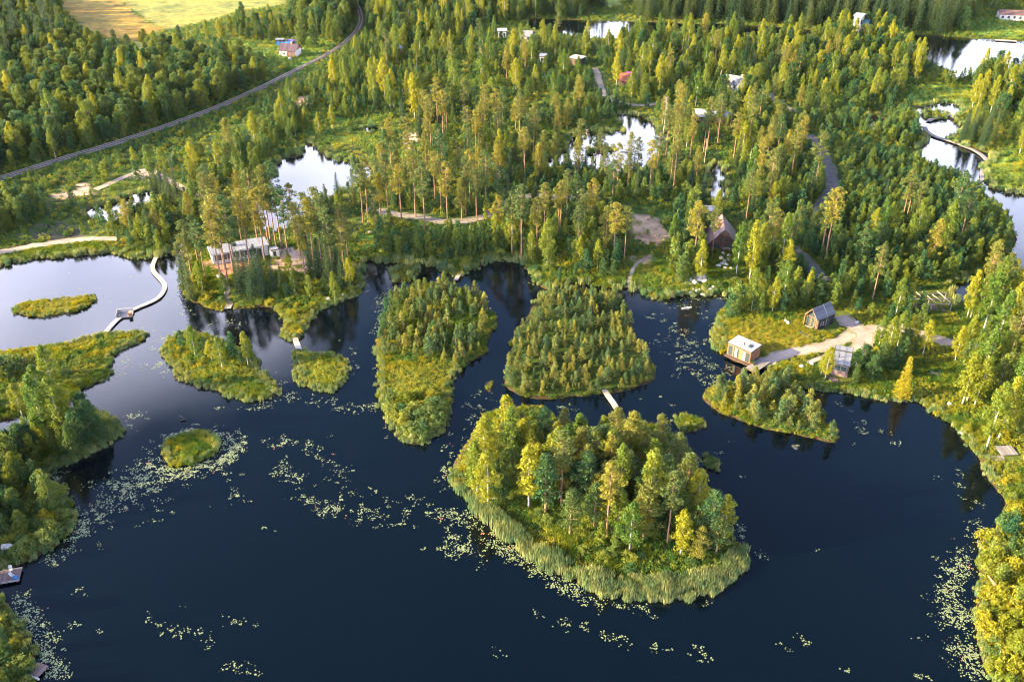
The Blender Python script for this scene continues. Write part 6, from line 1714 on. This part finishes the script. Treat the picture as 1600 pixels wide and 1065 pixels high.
# rowing boat near the pointed-roof house, waterfowl
c = px(1073, 482)
t = thing('rowing_boat', 'small white rowing boat lying on dark water off the north-east shore', 'boat', (*c, .05), .25); t.scale = (.7, .7, .7)
vb, fb = [], []
for k in range(7):
    s = k/6; x = (s-.5)*3.6; w = .62*math.sin(math.pi*(.12+.76*s))**.7*(1.0 if s < .8 else .7)
    for j_, (yy, zz) in enumerate(((-1, .38), (-.75, 0), (0, -.1), (.75, 0), (1, .38))): vb.append((x, yy*w, zz+(.1 if k in (0, 6) else 0)))
for k in range(6):
    for j_ in range(4): a = k*5+j_; fb.append((a, a+5, a+6, a+1))
fb += [(0, 1, 2, 3, 4), (34, 33, 32, 31, 30)]
me = bpy.data.meshes.new('hull'); me.from_pydata(vb, [], fb); me.materials.append(M['white']); link('hull', me, t)
for x in (-.8, .5): MB().box(x, -.5, .18, x+.25, .5, .22).build('bench', M['wood_pale'], t)
def duck(x, y, rz, label, m='duck', s=1.0):
    c = px(x, y); vs, fs = [], []
    prof = [(-.30, .02, .16), (-.22, .07, .12), (-.1, .12, .10), (.05, .12, .10), (.17, .08, .11), (.22, .045, .18), (.25, .045, .27), (.30, .05, .31), (.35, .035, .30), (.42, .012, .285)]
    for (x_, r_, z_) in prof:
        for j_ in range(8):
            th = j_*math.pi/4; vs.append((x_*s, math.cos(th)*r_*s, (z_+math.sin(th)*r_*.8)*s))
    for k in range(len(prof)-1):
        for j_ in range(8): a = k*8+j_; b_ = k*8+(j_+1) % 8; fs.append((a, b_, b_+8, a+8))
    fs += [tuple(range(7, -1, -1)), tuple(range(len(vs)-8, len(vs)))]
    me = bpy.data.meshes.new('waterfowl'); me.from_pydata(vs, [], fs); me.materials.append(M[m]); me.polygons.foreach_set('use_smooth', [True]*len(fs))
    o = link('waterfowl', me, loc=(*c, -.02), label=label, category='bird', group='waterfowl'); o.rotation_euler = (0, 0, rz)
duck(284, 652.5, 2.6, 'dark water bird nearer the open channel above the round islet', s=1.9)
duck(286.5, 656.5, .4, 'dark water bird nearer the round islet', s=1.9)

# ---------------------------------------------------------------- boulders
def rock(x, y, s, label, m='stone', sq=.65, group=None, dz=.0):
    rr = np.random.default_rng(int(x*7+y)); c = px(x, y); vs, fs = [], []
    for i_ in range(5):
        for j_ in range(8):
            ph = -.5+i_/4*(math.pi/2+.5); th = j_*math.pi/4; k_ = rr.uniform(.8, 1.15)
            vs.append((math.cos(th)*math.cos(ph)*s*k_, math.sin(th)*math.cos(ph)*s*.8*k_, math.sin(ph)*s*sq*k_))
    for i_ in range(4):
        for j_ in range(8): a = i_*8+j_; b_ = i_*8+(j_+1) % 8; fs.append((a, b_, b_+8, a+8))
    fs.append(tuple(range(32, 40)))
    me = bpy.data.meshes.new('boulder'); me.from_pydata(vs, [], fs); me.materials.append(M[m])
    o = link('boulder', me, loc=(*c, max(gz(*c), 0)+s*sq*.25+dz), label=label, category='boulder'); o.rotation_euler = (0, 0, rr.uniform(0, 6))
    o['group'] = group or 'pale boulders'
rock(644, 686, .6, 'white boulder at the bottom tip of the young-pine island', 'white', .8, dz=.4)
rock(512, 470, .8, 'pale flat boulder on the bank left of the tall-pine point', 'white')
rock(560, 448, .6, 'pale boulder at the tip of the tall-pine point', 'white')
rock(536, 463, .6, 'small pale boulder midway along the tall-pine bank', 'white')
rock(1251, 579, .6, 'white boulder beside the path left of the small dark cabin', 'white', dz=.5)
rock(1267, 574, .6, 'white boulder where the cabin path meets the shrubs', 'white', dz=.4)
rock(1230, 511, .6, 'pale boulder at the left edge of the black cabin meadow', 'white', dz=.4)
rock(1226, 507.5, .5, 'smaller pale boulder behind the meadow one', 'white', dz=.4)
rock(1338, 510, .6, 'pale boulder at the edge of the sand yard', 'white', dz=.2)
rock(343, 438, .7, 'white block beside the foot path below the terrace', 'white', dz=.3)
rock(1085, 444, 1.0, 'largest pale boulder of the heap left of the pointed-roof house steps'); rock(1093, 441, .8, 'pale boulder at the middle of the shore heap'); rock(1101, 443, .85, 'pale boulder at the right end of the shore heap')
rock(578, 368, .7, 'white boulder on the bright lawn behind the north shore', 'white')
rock(1482, 636, .5, 'small white boulder on the east bay bank', 'white', dz=.3)
k = 0
wd = ['first', 'second', 'third', 'fourth', 'fifth', 'sixth', 'seventh', 'eighth', 'ninth', 'tenth', 'eleventh', 'twelfth', 'thirteenth', 'fourteenth', 'fifteenth', 'sixteenth']
rr = np.random.default_rng(3)
for x, y in ((1129,401),(1138,405),(1126,409),(1131,414),(1137,412),(1127,418),(1134,419),(1141,425),(1122,421),(1132,424)):
    rock(x, y, rr.uniform(.5, .9), 'pale garden stone below the pointed-roof house, %s from its terrace' % wd[k], group='garden stones', dz=.2); k += 1
k = 0
for x, y in ((1078,459),(1083,455),(1088,457),(1092,455),(1109,455),(1114,452),(1140,455),(1148,457)):
    rock(x, y, rr.uniform(.5, .8), 'pale shore stone by the tiny white jetty, %s from the left' % wd[k], group='shore stones'); k += 1
k = 0
for x, y in ((1240,697),(1243,700),(1246,696)):
    rock(x, y, .5, 'weedy rock off the pine spit, %s from the left' % wd[k], 'dirt', .4, 'weedy rocks'); k += 1
k = 0
for x, y in ((995,352),(1012,348),(1024,362),(1028,372),(1015,380),(1003,374)):
    rock(x, y, rr.uniform(.4, .7), 'sand-coloured boulder in the bare hollow, %s from the top' % wd[k], 'sand_road', .6, 'boulders in the hollow'); k += 1
